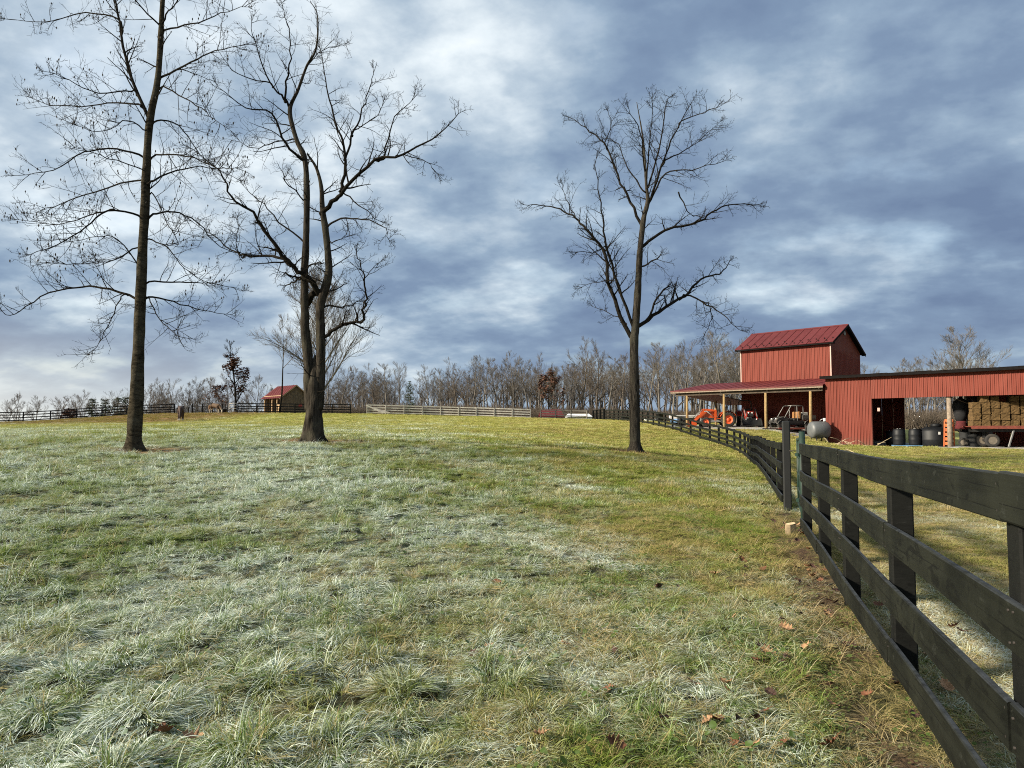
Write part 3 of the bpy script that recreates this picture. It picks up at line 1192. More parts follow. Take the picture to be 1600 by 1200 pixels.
for where, grp, lst in ZONES:
    for i, (px, py, Y) in enumerate(lst):
        v = k % 6 if rng.random() < .6 else rng.randrange(6)
        lk = 'wood edge'
        place_tree('wood_tree', f'{LOOKS[v]} bare tree at the wood edge, {ORD[i]} {where}', 'tree', WOOD[v], px, Y, top_h(py, px, Y) * rng.uniform(1.0, 1.16), grp)
        k += 1
# trees far off on the left horizon
for i, (px, py, Y, v) in enumerate([(6, 619, 210, 1), (22, 617, 205, 4), (57, 619, 215, 0), (87, 614, 205, 1), (118, 615, 200, 2), (126, 617, 210, 0)]):
    place_tree('horizon_tree', f'small far-off bare tree on the left skyline, {ORD[i]} from the left edge', 'tree', WOOD[v], px, Y, top_h(py, px, Y), 'far trees on the left skyline')
# trees that stand by themselves
tb, cb, _ = free_tree(20, 300, .46, 20, .14, .018, depth=3, up=.10, fine=1.25)
place_tree('bare_tree', 'large pale bare tree with fan-shaped crown behind the twin trunks', 'tree', (tb.mesh('t', 'bark_wood'), cb.mesh('c', 'bark_wood'), 20), 499, 92, top_h(432, 499, 92))
tb, cb, _ = free_tree(12, 301, .40, 15, .18, .013, depth=3, up=.10, fine=1.1)
place_tree('bare_tree', 'round-crowned bare tree rising behind the open shed roof', 'tree', (tb.mesh('t', 'bark_wood'), cb.mesh('c', 'bark_wood'), 12), 1514, 88, top_h(504, 1514, 88))
tb, cb, _ = free_tree(14, 302, .2, 10, .45, .016, r0=.14, depth=2, lean=.03)
place_tree('slender_tree', 'slender dark bare tree in front of the run-in shed', 'tree', (tb.mesh('t', 'bark_limb'), cb.mesh('c', 'bark_wood'), 14), 436, 97, top_h(478, 436, 97), rz=0.4)
place_tree('bare_tree', 'bare treetop peeping over the shed roof beside the tower', 'tree', WOOD[0], 1360, 100, top_h(570, 1360, 100))


def leafy(tips, size, count, r, keep):
    mb = MB()
    for p, d in tips:
        if not keep(p):
            continue
        for q in range(count):
            c = p + Vector((r.gauss(0, .16), r.gauss(0, .16), r.gauss(0, .13)))
            a = rand_perp(Vector((0, 0, 1)), r); b = rand_perp(a, r)
            s = size * r.uniform(.6, 1.3)
            mb.add([c - a * s, c + b * s * .6, c + a * s, c - b * s * .6], [(0, 1, 2, 3)])
    return mb


# young oak that kept its brown leaves
r = random.Random(5)
tb, cb, tips = free_tree(9, 310, .24, 15, .14, .016, depth=2, up=.06)
g = G(367, 99)
o = thing('oak_sapling', 'young oak still holding brown leaves by the back fence', 'tree', g, .8)
part('trunk', tb, 'bark_limb', o); part('crown', cb, 'bark_limb', o)
lf = leafy(tips, .13, 7, r, lambda p: p.z < 6.6 and math.hypot(p.x, p.y) < 1.25)
part('leaves', lf, 'dead_oak_leaf', o)['kind'] = 'stuff'
o.scale = [top_h(520, 367, 99) / 9.0] * 3
for px, py, Y, lab in [(340, 600, 108, 'small shrubby oak with brown leaves left of the young oak'), (856, 577, 127, 'oak holding russet leaves at the wood edge'),
                       (106, 636, 160, 'low russet shrub beyond the left fence')]:
    tb, cb, tips = free_tree(7, 320 + px, .42, 9, .2, .02, depth=2)
    g = G(px, Y)
    o = thing('russet_oak', lab, 'tree', g, 1.0)
    part('trunk', tb, 'bark_limb', o); part('crown', cb, 'bark_wood_warm', o)
    lf = leafy(tips, .17, 5, r, lambda p: 2.2 < p.z < 6.6)
    part('leaves', lf, 'dead_oak_leaf', o)['kind'] = 'stuff'
    o.scale = [top_h(py, px, Y) / 7.0] * 3


def conifer(h, seed, w=.22, gap=.0):
    r = random.Random(seed)
    tb, nb = MB(), MB()
    tb.tube([Vector((0, 0, -.2)), Vector((.05, 0, h * .5)), Vector((0, 0, h))], [h * .02, h * .013, .02], 6)
    z = h * .16
    while z < h * .98:
        t = z / h
        ln = h * w * (1.1 - t) * r.uniform(.7, 1.25) + .15
        for q in range(7):
            if r.random() < gap:
                continue
            a = r.uniform(0, 6.28)
            d = Vector((math.cos(a), math.sin(a), r.uniform(-.12, .35)))
            b = Vector((0, 0, z)) + d * ln
            tb.tube([Vector((0, 0, z)), b], [.03, .012], 3, cap=False)
            for s in range(int(10 + ln * 12)):
                f = r.uniform(.25, 1.05)
                c = Vector((0, 0, z)) + d * ln * f + Vector((r.gauss(0, .13), r.gauss(0, .13), r.gauss(0, .09)))
                e = Vector((r.uniform(-1, 1), r.uniform(-1, 1), r.uniform(-.2, .8))).normalized()
                k2 = rand_perp(e, r)
                L_ = r.uniform(.18, .34)
                nb.add([c - k2 * .05, c + e * L_, c + k2 * .05], [(0, 1, 2)])
        z += h * r.uniform(.035, .06)
    return tb, nb


for i, (px, py, Y, sd, lab) in enumerate([
        (640, 594, 124, 1, 'dark green pine standing before the bare wood'),
        (143, 623, 165, 2, 'dark pine with pointed top beyond the left fence'),
        (164, 622, 165, 3, 'dark pine in the clump left of the tall straight tree, middle one'),
        (183, 620, 163, 4, 'dark pine in the clump left of the tall straight tree, right one'),
        (195, 620, 166, 5, 'dark pine half hidden behind the tall straight trunk')]):
    tb, nb = conifer(8, sd, .24 if i else .20, .1 if i else .35)
    g = G(px, Y)
    o = thing('pine_tree', lab, 'tree', g, i * 1.1)
    part('trunk', tb, 'bark_wood_warm', o)
    part('crown', nb, 'pine_needles', o)
    sc = top_h(py, px, Y) / 8.0
    o.scale = (sc * (1.15 if i else .9), sc * (1.15 if i else .9), sc)


# the wood behind, one mass of trunks and brush
def instancer(name, label, pts, meshes, kind_label, vert=False):
    """many copies of a few meshes standing on points, drawn by geometry nodes"""
    col = bpy.data.collections.new(name + '_kinds')
    for i, me in enumerate(meshes):
        o = bpy.data.objects.new(f'{name}_kind{i:02d}', me)
        col.objects.link(o)
    A = np.array([q[:3] for q in pts], float)
    me = bpy.data.meshes.new(name)
    me.vertices.add(len(pts))
    me.vertices.foreach_set('co', A.ravel())
    a = me.attributes.new('turn', 'FLOAT_VECTOR', 'POINT')
    a.data.foreach_set('vector', np.array([q[3] for q in pts], float).ravel())
    a = me.attributes.new('size', 'FLOAT_VECTOR', 'POINT')
    a.data.foreach_set('vector', np.array([q[4] for q in pts], float).ravel())
    a = me.attributes.new('which', 'INT', 'POINT')
    a.data.foreach_set('value', np.array([q[5] for q in pts], np.int32))
    ob = link(name, me)
    tag(ob, label, kind_label, kind='stuff')
    ng = bpy.data.node_groups.new(name, 'GeometryNodeTree')
    ng.interface.new_socket('Geometry', in_out='INPUT', socket_type='NodeSocketGeometry')
    ng.interface.new_socket('Geometry', in_out='OUTPUT', socket_type='NodeSocketGeometry')
    gi = ng.nodes.new('NodeGroupInput'); go = ng.nodes.new('NodeGroupOutput')
    ci = ng.nodes.new('GeometryNodeCollectionInfo')
    ci.inputs['Collection'].default_value = col
    ci.inputs['Separate Children'].default_value = True
    ci.inputs['Reset Children'].default_value = True
    ip = ng.nodes.new('GeometryNodeInstanceOnPoints')
    ip.inputs['Pick Instance'].default_value = True

    def attr(nm, ty):
        nd = ng.nodes.new('GeometryNodeInputNamedAttribute')
        nd.data_type = ty
        nd.inputs['Name'].default_value = nm
        return nd.outputs[0]
    lk = ng.links.new
    lk(gi.outputs[0], ip.inputs['Points'])
    lk(ci.outputs[0], ip.inputs['Instance'])
    lk(attr('which', 'INT'), ip.inputs['Instance Index'])
    er = ng.nodes.new('FunctionNodeEulerToRotation')
    lk(attr('turn', 'FLOAT_VECTOR'), er.inputs[0])
    lk(er.outputs[0], ip.inputs['Rotation'])
    lk(attr('size', 'FLOAT_VECTOR'), ip.inputs['Scale'])
    lk(ip.outputs[0], go.inputs[0])
    md = ob.modifiers.new('scatter', 'NODES')
    md.node_group = ng
    return ob


def build_wood():
    r = random.Random(77)
    kinds = []
    for i, (h, sp) in enumerate([(16, .3), (14, .36), (17, .25)]):
        tb, cb, _ = free_tree(h, 500 + i, sp, 8, .3, .016, depth=3, fine=.85)
        b = len(tb.v)
        tb.v += cb.v
        tb.f += [tuple(q + b for q in f) for f in cb.f]
        tb.smooth += cb.smooth
        kinds.append(tb.mesh('wood_kind', 'bark_wood' if i != 1 else 'bark_wood_warm'))
    # undergrowth: a brush of thin stems
    for i in range(2):
        mb = MB()
        for q in range(150):
            a = r.uniform(0, 6.28); d = abs(r.gauss(0, 1.4))
            p = Vector((math.cos(a) * d, math.sin(a) * d, 0))
            e = Vector((r.gauss(0, .35), r.gauss(0, .35), 1)).normalized()
            L_ = r.uniform(.8, 3.4)
            m = p + e * L_ * .5
            mb.tube([p, m, m + (e + Vector((r.gauss(0, .3), r.gauss(0, .3), 0))) * L_ * .5], [.026, .02, .012], 3, cap=False)
            for w in range(2):
                s = p + e * L_ * r.uniform(.3, .8)
                mb.tube([s, s + Vector((r.gauss(0, .5), r.gauss(0, .5), r.uniform(.1, .7)))], [.016, .01], 3, cap=False)
        kinds.append(mb.mesh('brush', 'brush_twigs'))
    pts = []
    def put(px, Y, k, s):
        g = G(px, Y)
        pts.append((g.x, g.y, g.z - .1, (0, 0, r.uniform(0, 6.28)), (s * r.uniform(.9, 1.15), s * r.uniform(.9, 1.15), s), k))
    def tops(px):
        return np.interp(px, [140, 230, 260, 330, 400, 500, 560, 600, 640, 680, 760, 800, 850, 910, 990, 1050, 1150, 1250],
                         [628, 615, 608, 606, 608, 590, 584, 578, 590, 582, 572, 566, 572, 560, 562, 550, 546, 552])
    for i in range(380):
        px = r.uniform(225, 1260)
        Y = r.uniform(142, 190)
        h = top_h(tops(px) + r.uniform(-3, 20), px, Y)
        k = r.choice((0, 1, 2, 2))
        put(px, Y, k, max(6, h) / (16, 14, 17)[k])
    for i in range(70):
        px = r.uniform(1395, 1640); Y = r.uniform(105, 135)
        k = r.choice((0, 1, 2)); put(px, Y, k, r.uniform(.55, .75))
    for i in range(1300):
        px = r.uniform(205, 1260); Y = r.uniform(124, 200)
        put(px, Y, r.choice((3, 4)), r.uniform(.55, 1.0) * (1 + (Y - 125) / 90))
    for i in range(200):
        px = r.uniform(1395, 1640); Y = r.uniform(92, 130)
        put(px, Y, r.choice((3, 4)), r.uniform(.7, 1.2))
    for i in range(60):
        px = r.uniform(90, 240); Y = r.uniform(150, 185)
        put(px, Y, r.choice((3, 4, 1)), r.uniform(.35, .7) if i % 3 else .9)
    instancer('distant_wood', 'brown-grey mass of bare winter wood and brush beyond the fences', pts, kinds, 'wood')


build_wood()

# ------------------------------------------------------------------ fences
def mat_paint(name, base, worn, scale=(3, 3, 14)):
    t = NT(name)
    p = t.obj()
    w = t.pos()
    # grain runs along the board
    gr = t.noise(t.vmap(p, (1.2, 26, 26)), 1.0, 6, 0.6, 0.4)
    bl = t.noise(w, 2.2, 5, 0.6)
    kn = t.ramp(t.noise(t.vmap(w, (2.4, 2.4, 5.0)), 1.6, 3, 0.5, 1.6), [(0.60, 0.0), (0.66, 1.0)])
    c = t.mix(t.ramp(gr, [(0.3, 0.0), (0.7, 1.0)]), tuple(q * .45 for q in base), tuple(q * 1.35 for q in base))
    c = t.mix(t.math('MULTIPLY', t.ramp(bl, [(0.40, 0.0), (0.66, 1.0)]), 0.8), c, worn)
    c = t.mix(t.math('MULTIPLY', kn, 0.8), c, tuple(q * .3 for q in base))
    crack = t.ramp(t.noise(t.vmap(p, (.7, 55, 55), loc=(3, 1, 2)), 1.0, 3, 0.5, 0.5), [(0.66, 0.0), (0.69, 1.0)])
    c = t.mix(t.math('MULTIPLY', crack, 0.85), c, tuple(q * .15 for q in base))
    peel = t.ramp(t.noise(t.vmap(w, (9, 9, 16)), 1.0, 6, 0.7, 0.4), [(0.62, 0.0), (0.68, 1.0)])
    c = t.mix(t.math('MULTIPLY', peel, 0.55), c, tuple(q * 2.6 + .012 for q in base))
    # rime and reflected sky, both painted as blue-grey on upward faces
    geo = t.n('ShaderNodeNewGeometry')
    sp = t.n('ShaderNodeSeparateXYZ')
    t.put(sp.inputs[0], geo.outputs['Normal'])
    up = t.ramp(sp.outputs[2], [(0.6, 0.0), (0.9, 1.0)])
    rm = t.ramp(t.noise(w, 16, 4, 0.6), [(0.35, 0.15), (0.65, 0.6)])
    c = t.mix(t.math('MULTIPLY', up, rm), c, (0.060, 0.068, 0.080))
    t.bsdf(c, t.ramp(gr, [(0.2, 0.62), (0.8, 0.85)]), 0, 0.16, t.bump(gr, 0.6, 0.006))
    M[name] = t.m


mat_paint('black_board', (0.0042, 0.0050, 0.0033), (0.0130, 0.0142, 0.0095))
mat_paint('black_post', (0.0034, 0.0038, 0.0033), (0.0065, 0.0068, 0.0058))
mat_paint('far_black_board', (0.004, 0.0044, 0.005), (0.008, 0.0084, 0.0085))
mat_paint('grey_board', (0.46, 0.43, 0.38), (0.60, 0.57, 0.52))
mat_paint('grey_dark_board', (0.13, 0.12, 0.105), (0.20, 0.185, 0.165))
simple('gate_green', (0.008, 0.026, 0.018), 0.6, 0.0, var=0.2, dirt=((0.03, 0.03, 0.025), 0.4))
simple('gate_post', (0.0055, 0.0065, 0.0068), 0.7, var=0.25)
simple('nail_rust', (0.02, 0.016, 0.014), 0.8)
simple('cut_wood', (0.52, 0.40, 0.24), 0.85, var=0.25, scale=20)
simple('cut_bark', (0.20, 0.15, 0.09), 0.9, var=0.3, scale=20)


def fence_line(name, label, posts, H, tops, bh, board_mat, post_mat, side, heights=None, post_w=.12, group=None, drop_post_top=.0):
    """posts = ground points; every post and every board is a part of its own"""
    base = Vector(posts[0])
    root = thing(name, label, 'fence', base, 0, group)
    n = len(posts)
    for i, p in enumerate(posts):
        a = posts[max(0, i - 1)]; b = posts[min(n - 1, i + 1)]
        d = Vector((b[0] - a[0], b[1] - a[1], 0)).normalized()
        q = Vector(p) - base
        hs = heights[i] if heights else 1.0
        plank('post', root, q + Vector((0, 0, -.3)), q + Vector((0, 0, H * hs - drop_post_top)), post_w, post_w, post_mat, Vector((-d.y, d.x, 0)))
    for lev, tz in enumerate(tops):
        for i in range(n - 1):
            a = Vector(posts[i]) - base; b = Vector(posts[i + 1]) - base
            d = Vector((b.x - a.x, b.y - a.y, 0)).normalized()
            nrm = Vector((-d.y, d.x, 0)) * side
            off = nrm * (post_w / 2 + .016 + .004 * ((i + lev) % 2))
            jz = rng.uniform(-.012, .012)
            ha, hb = (heights[i], heights[i + 1]) if heights else (1, 1)
            plank('board', root, a + off + Vector((0, 0, tz * ha - bh / 2 + jz)), b + off + Vector((0, 0, tz * hb - bh / 2 + jz)), .03, bh * ha, board_mat)
    return root


# --- near fence, boards modelled singly with their own warp, gaps and nails
def near_board(L_, h, th, r):
    mb = MB()
    n = 8
    ph = r.uniform(0, 6)
    bow = r.uniform(-.012, .012)
    vs = []
    ch = .006
    for i in range(n + 1):
        t = i / n
        x = t * L_
        dz = bow * math.sin(math.pi * t) + .003 * math.sin(t * 9 + ph)
        dy = .006 * math.sin(t * 5 + ph)
        for (y, z) in ((-th / 2, -h / 2 + ch), (-th / 2 + ch, -h / 2), (th / 2 - ch, -h / 2), (th / 2, -h / 2 + ch), (th / 2, h / 2 - ch), (th / 2 - ch, h / 2), (-th / 2 + ch, h / 2), (-th / 2, h / 2 - ch)):
            vs.append((x, y + dy, z + dz + r.gauss(0, .0006)))
    fs = []
    for i in range(n):
        for k in range(8):
            k2 = (k + 1) % 8
            fs.append((i * 8 + k, i * 8 + k2, (i + 1) * 8 + k2, (i + 1) * 8 + k))
    fs.append(tuple(range(7, -1, -1))); fs.append(tuple(range(n * 8, n * 8 + 8)))
    mb.add(vs, [tuple(reversed(f)) for f in fs])
    return mb


def build_near_fence():
    r = random.Random(3)
    ys = [-3.9, -1.85, 0.25, 2.38, 4.40, 6.45, 8.50, 10.75]
    posts = []
    for y in ys:
        x = 0.966 + 0.322 * y
        posts.append(Vector((x, y, float(np.interp(y, [-4, 0, 2.4, 4.4, 10.75], [.09, .065, .048, .012, -.075])))))
    base = posts[-1].copy()
    root = thing('board_fence', 'near dark four-board fence running from the gate past the camera', 'fence', base)
    H = 1.42
    for i, p in enumerate(posts):
        mb = MB()
        q = p - base
        rot = Matrix.Rotation(math.atan2(-.322, 1), 3, 'Z')
        mb.cbox((q.x, q.y, q.z + (H - .075 - .35) / 2), (.125, .125, H - .075 + .35), .008, rot)
        part('post', mb, 'black_post', root)
    side = Vector((-1, .322, 0)).normalized()
    tops = [1.42, 1.012, .662, .312]
    for lev, tz in enumerate(tops):
        i = len(posts) - 1
        first = True
        while i > 0:
            step = 2
            if first and lev % 2 == 1:
                step = 1
            first = False
            j = max(0, i - step)
            a = posts[i] - base; b = posts[j] - base
            d = (b - a)
            g = d.normalized()
            a = a + g * .004; b = b - g * .004
            if i == len(posts) - 1:
                a = a - g * .06
            L_ = (b - a).length
            mb = near_board(L_, .165, .03, r)
            o = part('board', mb, 'black_board', root)
            x = (b - a).normalized()
            y = Vector((0, 0, 1)).cross(x).normalized()
            z = x.cross(y)
            R = Matrix((x, y, z)).transposed().to_4x4()
            o.matrix_local = Matrix.Translation(a + side * (.0625 + .017) + Vector((0, 0, tz - .0825 + r.uniform(-.008, .008)))) @ R
            # nail heads at both ends and over the middle post
            nb = MB()
            ends = [.03, L_ - .03] + ([L_ / 2 - .02, L_ / 2 + .02] if step == 2 else [])
            for e in ends:
                for zz in (-.05, .045):
                    for sy in (-1, 1):
                        nb.lathe([(.0045, -.0172), (.0045, .0172)], 6, 'y', (e + r.uniform(-.006, .006), 0, zz + r.uniform(-.008, .008)))
                        break
            part('nails', nb, 'nail_rust', o)['kind'] = 'stuff'
            i = j


build_near_fence()

# --- fence beyond the gate, curving away past the barn
path = [(5.75, 15.0), (6.25, 16.6), (10.5, 31), (12.6, 39.5), (13.35, 46), (13.3, 52), (12.9, 59), (12.55, 72), (11.5, 88)]
pp = catmull([Vector((x, y, 0)) for x, y in path], 12)


def resample(pts, step):
    out = [pts[0].copy()]
    acc = 0.0
    for i in range(len(pts) - 1):
        d = (pts[i + 1] - pts[i]).length
        while acc + d >= step:
            f = (step - acc) / d
            q = pts[i].lerp(pts[i + 1], f)
            out.append(q)
            pts[i] = q
            d = (pts[i + 1] - q).length
            acc = 0.0
        acc += d
    return out


def grounded(lst):
    a = np.array([(q[0], q[1]) for q in lst])
    z = terr_np(a[:, 0], a[:, 1], False)
    return [Vector((a[i, 0], a[i, 1], z[i])) for i in range(len(lst))]


TOPS = [1.42, 1.012, .662, .312]
curve_posts = grounded(resample(pp, 2.3))
fence_line('board_fence', 'dark four-board fence curving from the gate away past the barn', curve_posts, 1.42, TOPS, .155, 'black_board', 'black_post', 1,
           heights=[float(np.interp(q.y, [16, 22, 45], [.98, .86, .89])) for q in curve_posts])


def px_line(lst, step):
    """fence posts between picture columns: list of (column, distance)"""
    pts = [G(px, Y) for px, Y in lst]
    for q in pts:
        q.z = 0
    return grounded(resample([q.copy() for q in pts] + [pts[-1] + (pts[-1] - pts[-2]) * .001], step))


fence_line('board_fence', 'black board fence sloping down along the left skyline', px_line([(272, 93), (100, 88), (-60, 83)], 2.75), 1.24,
           [1.24, .90, .585, .27], .115, 'far_black_board', 'far_black_board', 1, post_w=.13)
fence_line('board_fence', 'short black fence panel set lower behind the dark horse', px_line([(276, 99), (300, 98)], 2.0), .95,
           [.9, .6, .3], .12, 'far_black_board', 'far_black_board', 1, post_w=.13)
fence_line('board_fence', 'black board fence behind the tan donkey', px_line([(300, 94), (357, 95)], 1.25), 1.30, [1.30, .96, .63, .28], .10, 'grey_dark_board', 'far_black_board', 1, post_w=.13)
fence_line('board_fence', 'black board fence in front of the run-in shed', px_line([(371, 95), (569, 98)], 2.45), 1.34, [1.34, .98, .65, .31], .13, 'far_black_board', 'far_black_board', 1, post_w=.14)
fence_line('board_fence', 'pale unpainted board fence along the foot of the wood', px_line([(573, 101), (700, 102.5), (845, 101)], 2.6), 1.36,
           [1.36, 1.0, .66, .30], .15, 'grey_board', 'grey_board', 1, post_w=.11)
fence_line('board_fence', 'weathered grey fence from the pale boards to the dark corner post', px_line([(845, 101), (928, 96)], 2.5), 1.38,
           [1.38, 1.02, .66, .30], .12, 'grey_dark_board', 'grey_dark_board', 1, post_w=.12)
fence_line('board_fence', 'dark fence joining the curving fence at the far field corner', grounded(resample([G(927, 95), Vector((11.5, 88.0, 0))], 2.3)), 1.40,
           TOPS, .14, 'black_board', 'black_post', 1, post_w=.22)
# farm gate of pale pipe in the back fence
g0, g1 = G(357, 95.2), G(371, 95)
o = thing('pipe_gate', 'pale pipe gate between the black back fences', 'gate', g0)
d = g1 - g0
for zz in (.25, .6, .95, 1.3):
    part('bar', MB().tube([Vector((0, 0, zz)), d + Vector((0, 0, zz))], [.03, .03], 6), 'grey_board', o)
for s in (0.02, .98):
    part('upright', MB().tube([d * s + Vector((0, 0, .1)), d * s + Vector((0, 0, 1.35))], [.035, .035], 6), 'grey_board', o)
# leaning pale boards by the end of the black fence
g0 = G(569, 99.5)
o = thing('board_pile', 'pale loose boards leaning down beside the end of the black fence', 'boards', g0)
for i in range(4):
    plank('board', o, (0.2 + .3 * i, .1 * i, 1.25 - .12 * i), (2.6 + .35 * i, .2 + .1 * i, .12), .03, .14, 'grey_board')

# --- green gate
gp = Vector((0.966 + .322 * 10.95, 10.95, 0)); gp.z = terr(gp.x, gp.y)
tp = G(1228, 14.6)
o = thing('gate_post', 'tall thick black gate post standing left of the green gate', 'post', tp)
mb = MB().cbox((0, 0, .78), (.15, .15, 2.16), .02, Matrix.Rotation(-.3, 3, 'Z'))
part('shaft', mb, 'gate_post', o)
hb = MB().tube([Vector((.02, -.1, 1.25)), Vector((.06, -.16, 1.25)), Vector((.14, -.17, 1.25))], [.012, .012, .012], 6)
part('latch', hb, 'nail_rust', o)
ga = tp + Vector((.10, -.32, 0)); gb = gp + Vector((.02, .14, 0))
ga.z = terr(ga.x, ga.y); gb.z = terr(gb.x, gb.y)
o = thing('farm_gate', 'green tubular steel farm gate, closed between the fence ends', 'gate', ga)
d = gb - ga
for zz in (.22, .52, .82, 1.13, 1.46):
    part('rail', MB().tube([Vector((0, 0, zz)), d + Vector((0, 0, zz))], [.022, .022], 8), 'gate_green', o)
for s, w in ((0.0, .026), (.36, .016), (.7, .016), (1.0, .028)):
    part('stile', MB().tube([d * s + Vector((0, 0, .17)), d * s + Vector((0, 0, 1.50))], [w, w], 8), 'gate_green', o)
hp = gb + d.normalized() * .06
o = thing('gate_post', 'slim green steel hinge post where the green gate meets the near fence', 'post', (hp.x, hp.y, terr(hp.x, hp.y)))
part('shaft', MB().tube([Vector((0, 0, -.2)), Vector((0, 0, 1.56))], [.045, .045], 10), 'gate_green', o)
part('hinge', MB().box((-.03, .03, .5), (.1, .1, .05)), 'gate_green', o)
part('hinge', MB().box((-.03, .03, 1.2), (.1, .1, .05)), 'gate_green', o)

# --- sawn log end by the gate
lg = G(1232, 10.75)
o = thing('log_block', 'short sawn block of pale wood standing in the grass by the gate', 'log', (lg.x, lg.y, lg.z - .02), .4)
mb = MB()
prof = []
for zz in (0, .02, .17, .185):
    ring = []
    rr = .075 if 0 < zz < .18 else .070
    for k2 in range(14):
        a = 6.283 * k2 / 14
        w = rr * (1 + .08 * math.sin(a * 3 + .5) + .05 * math.sin(a * 5))
        ring.append((w * math.cos(a) * 1.12, w * math.sin(a) * .85, zz + .012 * math.cos(a)))
    prof.append(ring)
vs = [q for rg in prof for q in rg]
fs = [(i * 14 + k2, i * 14 + (k2 + 1) % 14, (i + 1) * 14 + (k2 + 1) % 14, (i + 1) * 14 + k2) for i in range(3) for k2 in range(14)]
mb.add(vs, fs, True)
part('bark', mb, 'cut_bark', o)
part('cut_face', MB().add([(x, y, z + .001) for x, y, z in prof[3]], [tuple(range(14))]), 'cut_wood', o)
part('split_face', MB().add([(-.07, -.066, .012), (.035, -.074, .010), (.035, -.070, .180), (-.07, -.062, .178)], [(0, 1, 2, 3)]), 'cut_wood', o)

# ------------------------------------------------------------------ barn
def mat_steel(name, base, fade, rough=.5, spec=.22):
    t = NT(name)
    p = t.pos()
    st = t.noise(t.vmap(p, (3.0, 3.0, .25)), 1.0, 5, .6)
    bl = t.noise(p, .5, 4, .6)
    c = t.mix(t.ramp(st, [(0.3, 0.0), (0.72, 1.0)]), base, fade)
    c = t.mix(t.math('MULTIPLY', t.ramp(bl, [(0.45, 0.0), (0.75, 1.0)]), .45), c, tuple(q * .72 for q in base))
    c = t.mix(t.math('MULTIPLY', t.rnd(), .28), c, tuple(q * 1.25 + .01 for q in fade))
    gr = t.ramp(t.noise(t.vmap(p, (6, 6, .12)), 1.0, 4, .6), [(0.55, 0.0), (0.72, 1.0)])
    c = t.mix(t.math('MULTIPLY', gr, .28), c, (0.11, 0.06, 0.05))
    if name == 'red_siding':
        sp = t.n('ShaderNodeSeparateXYZ'); t.put(sp.inputs[0], p)
        mz = t.math('ADD', sp.outputs[2], t.math('MULTIPLY', t.noise(p, 2.2, 5, .65), 1.3))
        c = t.mix(t.math('MULTIPLY', t.ramp(t.math('MULTIPLY', mz, .4), [(0.30, 1.0), (0.62, 0.0)]), .55), c, (0.10, 0.055, 0.040))
    t.bsdf(c, rough, 0.0, spec)
    M[name] = t.m


mat_steel('red_siding', (0.130, 0.028, 0.0185), (0.168, 0.041, 0.028), .6, .12)
mat_steel('red_roof', (0.076, 0.0145, 0.0155), (0.098, 0.020, 0.021), .65, .14)
mat_steel('red_roof_low', (0.085, 0.010, 0.010), (0.108, 0.015, 0.015), .6, .2)
simple('trim_pale', (0.40, 0.26, 0.22), .5, var=.1)
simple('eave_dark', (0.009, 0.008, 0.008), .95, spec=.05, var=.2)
simple('vent_grey', (0.25, 0.23, 0.22), .6)
simple('post_wood', (0.25, 0.170, 0.075), .85, var=.25, scale=9)
simple('post_grey', (0.21, 0.165, 0.125), .9, var=.3, scale=9)
simple('raw_wood', (0.36, 0.255, 0.15), .85, var=.2, scale=5)
simple('dark_wood', (0.060, 0.045, 0.032), .9, var=.3, scale=4)
simple('roof_under', (0.110, 0.035, 0.030), .85, var=.2)
simple('barn_board', (0.120, 0.090, 0.060), .9, var=.35, scale=3)


def siding_mesh(w, h, mat='red_siding', pitch=.2286, top_slope=0.0):
    """ribbed steel sheet: x along the wall, z up, ribs stand out towards -y"""
    mb = MB()
    xs = []
    n = max(1, int(round(w / pitch)))
    p = w / n
    for i in range(n):
        x = i * p
        xs += [(x, 0), (x + p * .34, 0), (x + p * .40, -.012), (x + p * .46, 0), (x + p * .70, 0), (x + p * .76, -.034), (x + p * .92, -.034), (x + p * .98, 0)]
    xs.append((w, 0))
    vs = []
    for x, y in xs:
        vs.append((x, y, 0)); vs.append((x, y, h + top_slope * x))
    fs = [(2 * i, 2 * i + 2, 2 * i + 3, 2 * i + 1) for i in range(len(xs) - 1)]
    mb.add(vs, fs)
    return mb.mesh('siding_panel', mat)


_sid = {}


def siding(root, origin, dirx, length, h, mat='red_siding', w=.9144):
    """row of steel sheets along a wall, each sheet its own part"""
    dirx = Vector(dirx).normalized()
    n = max(1, int(round(length / w)))
    pw = length / n
    key = (round(pw, 4), round(h, 4), mat)
    if key not in _sid:
        _sid[key] = siding_mesh(pw - .004, h, mat)
    rot = Matrix((dirx, Vector((0, 0, 1)).cross(dirx), Vector((0, 0, 1)))).transposed().to_4x4()
    for i in range(n):
        o = link('siding_panel', _sid[key], root)
        o.matrix_local = Matrix.Translation(Vector(origin) + dirx * (pw * i + .002)) @ rot


def roof_panels(root, a, b, up, n, mat, rib=.03, name='roof_panel'):
    """standing-seam sheets from eave a-b up along vector up; each sheet is a part, its seam stands proud"""
    a = Vector(a); b = Vector(b); up = Vector(up)
    e = (b - a) / n
    nr = e.cross(up).normalized()
    if nr.z < 0:
        nr = -nr
    for i in range(n):
        mb = MB()
        p = a + e * (i + .004); q = a + e * (i + .996)
        k2 = e.normalized() * .028
        th = nr * -.025
        prof = [p + th, p, q - k2, q - k2 + nr * rib, q + nr * rib, q + th]
        vs = prof + [x + up for x in prof]
        m = len(prof)
        fs = [(j, j + 1, j + 1 + m, j + m) for j in range(m - 1)] + [(m - 1, 0, m, 2 * m - 1), tuple(range(m - 1, -1, -1)), tuple(range(m, 2 * m))]
        mb.add(vs, fs)
        part(name, mb, mat, root)


